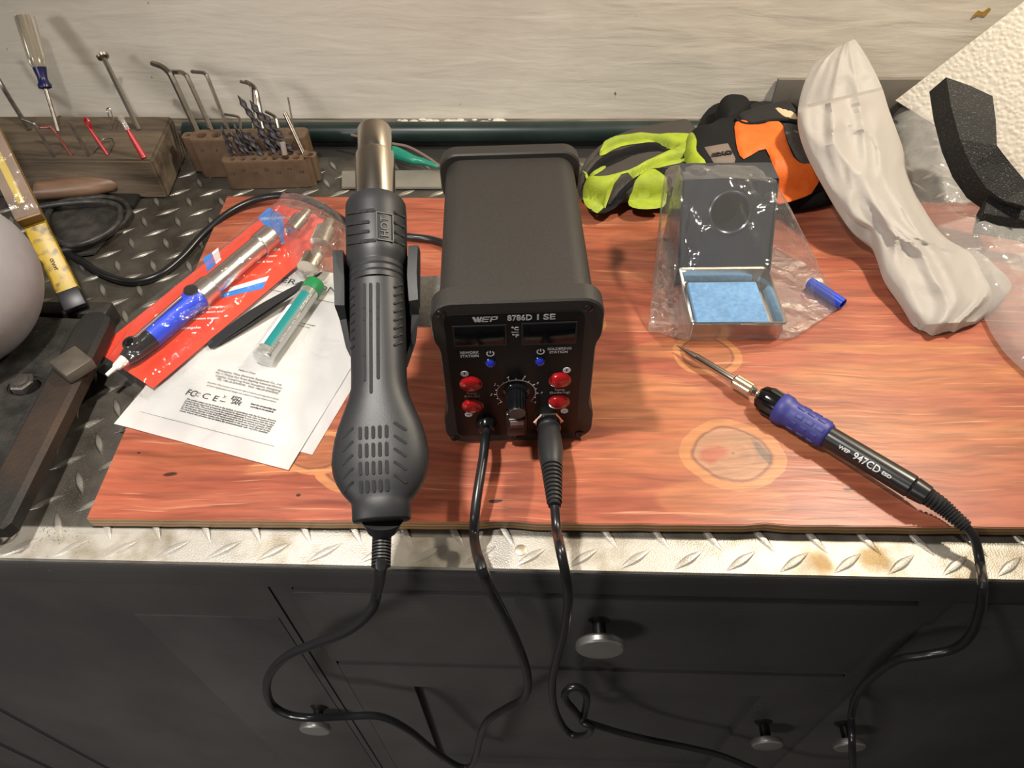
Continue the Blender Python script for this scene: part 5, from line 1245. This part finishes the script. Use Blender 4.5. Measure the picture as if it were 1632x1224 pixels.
def fing_f(x, y):
    d_ = 9
    for g in grv:
        for a, b_ in zip(g, g[1:]):
            ab = b_ - a; t = max(0, min(1, (V((x, y)) - a).dot(ab) / ab.length_squared)); d_ = min(d_, (V((x, y)) - a - ab * t).length)
    return max(.022, f0(x, y) - .010 * math.exp(-(d_ / .0036) ** 2))
b = sheet(fo_, fing_f, .0026, under=lambda x, y: .026 - .004 * min(1, dist_poly((x, y), fo_) / .01), closed=True)
fo = obj('fingers', b, grey_fab, g1, world=True, angle=180)
def patch(pts, f, off, mt, name, parent=g1, sub=3, step=.0035, z=.05):
    oo = smooth_loop([on_surf(a, b_, f, z) for a, b_ in pts], sub)
    b = sheet(oo, lambda x, y: f(x, y) + off * min(1, .35 + dist_poly((x, y), oo) / .003), step); return obj(name, b, mt, parent, world=True, angle=180)
fp1 = fh1
patch([(1090, 250), (1091, 222), (1103, 212), (1110, 225), (1110, 242), (1125, 262), (1100, 268)], fp1, .0030, lime, 'lime_panel')
for z_ in ([(210, 480), (225, 432), (300, 404), (440, 384), (560, 350), (700, 345), (770, 370), (778, 440), (820, 525), (760, 530), (690, 508), (650, 470), (600, 428), (450, 405), (330, 425)], [(122, 695), (118, 640), (200, 600), (380, 562), (520, 532), (640, 490), (700, 510), (600, 540), (450, 582), (330, 638), (210, 705)], [(96, 625), (150, 575), (225, 540), (240, 552), (160, 600)], [(385, 668), (480, 650), (600, 610), (600, 680), (450, 694)]):
    patch(zq(z_), fing_f, .0022, lime, 'lime_finger_back', step=.0026, z=.04)
for z_ in ([(230, 500), (330, 442), (480, 428), (600, 440), (625, 458), (480, 468), (330, 508), (110, 640), (108, 600)], [(150, 722), (330, 650), (460, 592), (600, 550), (720, 528), (700, 560), (560, 600), (420, 660), (250, 735)]):
    patch(zq(z_), fing_f, .0016, black_fab, 'black_finger_side', step=.0026, z=.04)
patch([(1173, 194), (1205, 200), (1242, 196), (1252, 220), (1265, 252), (1280, 264), (1309, 264), (1308, 280), (1285, 282), (1240, 288), (1210, 275), (1185, 255), (1173, 230)], fp1, .0030, orange, 'orange_cuff_panel')
patch([(1247, 198), (1285, 205), (1302, 225), (1311, 262), (1282, 263), (1267, 250)], fp1, .0022, mat('glove_rubber', (.03, .03, .03), .4, col2=(.2, .2, .19), nscale=120, namt=(.62, .70)), 'rubber_pad')
patch([(1176, 186), (1190, 172), (1230, 164), (1262, 168), (1276, 190), (1244, 192), (1205, 197)], fp1, .0024, slot_black, 'cuff_opening')
patch([(1232, 173), (1250, 176), (1270, 184), (1268, 192), (1245, 188)], fp1, .0034, mat('tan_lining', (.55, .40, .26), .8), 'lining')
patch([(1122, 236), (1160, 230), (1172, 254), (1170, 262), (1138, 262)], fp1, .0026, mat('logo_patch', (.16, .12, .10), .7), 'logo_patch', sub=1)
pc0 = on_surf(1149, 249, fp1, .055); pc1 = on_surf(1168, 243, fp1, .055)
uu = (pc1 - pc0).normalized()
gt = text_mb('exo', .013, plane_M(pc0 + V((0, 0, .0035)), V((.93, .30, 0)), V((-.30, .93, 0))), .022, ext=.0004, bold=.0003)
obj('patch_lettering', gt, slot_black, g1, world=True, smooth=False)
tb_ = [on_surf(a, b_, fp1, .05) + V((0, 0, .002)) for a, b_ in ((1172, 192), (1190, 201), (1243, 194), (1285, 202), (1303, 222), (1318, 262), (1312, 284))]
obj('piping', MB().tube(tb_, .0022, seg=10), black_fab, g1, world=True)
# grey strip leaning at the wall behind the gloves
tag(obj('metal_strip', MB().box((.365, WY - .0035, .031), (.185, .005, .06), .0008), mat('grey_strip', (.20, .18, .155), .5, .3)), 'dull grey flat strip standing against the wall behind the gloves', 'metal strip')

# ------------------------------------------------------------------ packing materials on the right
# embossed white foam sheet leaning on the wall
fA, fB, fC = P(1427, 160, y=.794), P(1640, 292, z=.016), P(1640, -4, y=.788)
def foam_mat():
    mt = D.materials.new('embossed_white_foam'); mt.use_nodes = True; nt = mt.node_tree; n = nt.nodes; L = nt.links; b = n['Principled BSDF']
    b.inputs['Base Color'].default_value = (.66, .62, .55, 1); b.inputs['Roughness'].default_value = .6
    tc = n.new('ShaderNodeTexCoord'); vo = n.new('ShaderNodeTexVoronoi'); vo.inputs['Scale'].default_value = 260; vo.feature = 'SMOOTH_F1'; L.new(tc.outputs['Object'], vo.inputs['Vector'])
    inv = n.new('ShaderNodeMath'); inv.operation = 'MULTIPLY'; inv.inputs[1].default_value = -1; L.new(vo.outputs['Distance'], inv.inputs[0])
    bp = n.new('ShaderNodeBump'); bp.inputs['Strength'].default_value = .9; bp.inputs['Distance'].default_value = .0012; L.new(inv.outputs[0], bp.inputs['Height']); L.new(bp.outputs[0], b.inputs['Normal']); return mt
e1 = fB - fA; e2 = fC - fA; nrm = e1.cross(e2).normalized()
if nrm.y > 0: nrm = -nrm
q4 = [fA, fA + e1 * 1.15, fA + e1 * 1.15 + e2 * 1.0, fA + e2 * 1.05]
b = MB(); b.loft([[p for p in q4], [p - nrm * .006 for p in q4]]); bmesh.ops.recalc_face_normals(b.b, faces=b.b.faces)
tag(obj('foam_sheet', b, foam_mat(), smooth=False), 'white bead embossed foam sheet leaning on the wall at the right', 'foam sheet')
# crumpled thin white foam wrap
wl = [(1318, 84), (1297, 102), (1282, 132), (1272, 172), (1275, 205), (1288, 240), (1310, 280), (1335, 320), (1358, 350), (1384, 366), (1397, 395), (1410, 435), (1432, 468), (1452, 500), (1464, 518)]
wr_ = [(1362, 62), (1375, 80), (1392, 110), (1406, 140), (1416, 172), (1428, 205), (1440, 240), (1447, 280), (1468, 325), (1500, 372), (1535, 395), (1560, 402), (1585, 422), (1612, 460), (1560, 512)]
wz = [.112, .110, .105, .096, .088, .078, .066, .056, .047, .040, .034, .030, .026, .022, .016]
cols = 44; NR = len(wl); rowsn = 90
L3 = []
def interp(a, t):
    i = min(int(t), len(a) - 2); k = t - i; f0, f1 = a[max(i - 1, 0)], a[i]; f2_, f3 = a[i + 1], a[min(i + 2, len(a) - 1)]
    if isinstance(f1, tuple): return tuple(interp([f0[c], f1[c], f2_[c], f3[c]], 1 + k) for c in (0, 1))
    return .5 * ((2 * f1) + (f2_ - f0) * k + (2 * f0 - 5 * f1 + 4 * f2_ - f3) * k * k + (3 * f1 - 3 * f2_ + f3 - f0) * k ** 3)
b = MB(); G_ = []
for j in range(rowsn + 1):
    t = (NR - 1) * j / rowsn; a0p, a1p, z_ = interp(wl, t), interp(wr_, t), interp(wz, t); row = []
    for i in range(cols + 1):
        s = i / cols; px, py = a0p[0] + (a1p[0] - a0p[0]) * s, a0p[1] + (a1p[1] - a0p[1]) * s
        arch = .009 * math.sin(math.pi * s) ** .6
        n1_ = 1 - abs(N3(s * 2.2 + .15 * t, t * .16, 0, 1.4)) * 4
        fold = (.0026 * max(0, n1_ + .4) + .0016 * max(0, 1 - abs(N3(s * 2.4, t * .5, 6, 1.3)) * 3) + .0016 * N3(s * 3.5, t * .9, 4)) * min(1, 5 * s, 5 * (1 - s))
        st_ = t - (3.1 - .9 * s); fold += .0045 * (1 / (1 + math.exp(-max(-30, min(30, st_ * 14)))))
        rib = .00035 * math.sin(t * 19 + 2 * N3(s * 2, t * .5, 9)) * max(0, math.sin(math.pi * s)) * (1 if 3 < t < 10 else .2)
        z = z_ - .005 + arch + fold + rib
        if t < 3: 
            p = P(px, py, y=.786 - .05 * (t / 3) - arch * .6 - fold * .6 - rib); z = p.z
        row.append((px, py, z, t))
    G_.append(row)
# blend heights so that the wall part and the bench part meet
for j in range(rowsn + 1):
    r_ = []
    for i in range(cols + 1):
        px, py, z, t = G_[j][i]
        p = P(px, py, z=max(z, BT + .002)); 
        if p.y > .797: p = P(px, py, y=.797)
        r_.append(b.b.verts.new(p))
    L3.append(r_)
for j in range(rowsn):
    for i in range(cols): b.b.faces.new((L3[j][i], L3[j][i + 1], L3[j + 1][i + 1], L3[j + 1][i]))
# the turned-under back layer gives the wrap its body
L4 = []
for j in range(rowsn + 1):
    r_ = []
    for i in range(cols + 1):
        s = i / cols; p = L3[j][i].co.copy(); zb = max(BT + .0015, p.z - .030 * math.sin(math.pi * s) ** .5); 
        r_.append(L3[j][i] if i in (0, cols) or j in (0, rowsn) else b.b.verts.new(V((p.x, p.y, zb))))
    L4.append(r_)
for j in range(rowsn):
    for i in range(cols):
        f_ = (L4[j][i], L4[j + 1][i], L4[j + 1][i + 1], L4[j][i + 1])
        try: b.b.faces.new(f_)
        except ValueError: pass
bmesh.ops.recalc_face_normals(b.b, faces=b.b.faces)
def wrap_mat():
    mt = D.materials.new('thin_white_foam_wrap'); mt.use_nodes = True; nt = mt.node_tree; n = nt.nodes; L = nt.links
    p = n['Principled BSDF']; p.inputs['Base Color'].default_value = (.60, .57, .54, 1); p.inputs['Roughness'].default_value = .5
    tr = n.new('ShaderNodeBsdfTranslucent'); tr.inputs[0].default_value = (.6, .56, .53, 1); mx = n.new('ShaderNodeMixShader'); mx.inputs[0].default_value = .45
    tc = n.new('ShaderNodeTexCoord'); ns = n.new('ShaderNodeTexNoise'); ns.inputs['Scale'].default_value = 260; ns.inputs['Detail'].default_value = 4; L.new(tc.outputs['Object'], ns.inputs['Vector'])
    bp = n.new('ShaderNodeBump'); bp.inputs['Strength'].default_value = .35; bp.inputs['Distance'].default_value = .001; L.new(ns.outputs[0], bp.inputs['Height']); L.new(bp.outputs[0], p.inputs['Normal'])
    L.new(p.outputs[0], mx.inputs[1]); L.new(tr.outputs[0], mx.inputs[2]); L.new(mx.outputs[0], n['Material Output'].inputs[0]); return mt
tag(obj('foam_wrap', b, wrap_mat(), angle=40), 'long crumpled strip of thin white packing foam right of the gloves', 'packing foam')
# clear bag behind and right of it
co_ = outl([(1430, 160), (1462, 150), (1500, 190), (1560, 260), (1640, 320), (1720, 400), (1740, 520), (1700, 600), (1632, 560), (1595, 515), (1570, 470), (1520, 420), (1470, 360), (1440, 290), (1432, 220)], .03, 4)
def cbz(x, y):
    d_ = dist_poly((x, y), co_); k = min(1, d_ / .03)
    return BT + .004 + .030 * k ** .6 + (.011 * N3(x, y, 0, 26) + .0055 * abs(N3(x, y, 7, 60)) + .002 * N3(x, y, 3, 170)) * k
b = sheet(co_, cbz, .0045)
tag(obj('plastic_bag', b, film('bag_sheen_haze', (.96, .95, .94), .09, .26, 45, .4, 1.5), angle=22), 'large crumpled clear plastic bag under the black foam at right', 'bag')  # strong haze: the film's bright reflections put in as pale colour
# black foam pieces
foam_black = mat('black_cell_foam', (.012, .012, .012), .75, col2=(.12, .12, .12), nscale=700, namt=(.60, .68), bump=1.0, bscale=900, bdist=.0015)
tl_ = [((1508, 123), .150), ((1545, 136), .150), ((1582, 153), .148), ((1587, 190), .140), ((1589, 232), .128), ((1612, 262), .115), ((1640, 295), .100), ((1640, 330), .090), ((1600, 320), .092), ((1572, 300), .098), ((1548, 265), .112), ((1530, 222), .128), ((1516, 170), .142)]
top = [P(*p, z=z - .02) for p, z in tl_]
ex_ = P(1481, 146, z=.106) - P(1508, 123, z=.130)
fb = MB(); fb.loft([[p + ex_ for p in top], top]); bmesh.ops.recalc_face_normals(fb.b, faces=fb.b.faces)
bmesh.ops.triangulate(fb.b, faces=[f for f in fb.b.faces if len(f.verts) > 4])
tag(obj('foam_block', fb, foam_black, smooth=False), 'tall bent black foam block standing in front of the white foam sheet', 'foam block')
tl_ = [((1575, 309), .070), ((1640, 322), .066), ((1700, 335), .062), ((1700, 372), .055), ((1640, 352), .055), ((1568, 340), .062)]
top = [P(*p, z=z) for p, z in tl_]
fb = MB(); fb.loft([[p + V((0, 0, -.022)) for p in top], top]); bmesh.ops.recalc_face_normals(fb.b, faces=fb.b.faces)
tag(obj('foam_block', fb, foam_black, smooth=False), 'smaller flat black foam block below the tall one at the right edge', 'foam block')
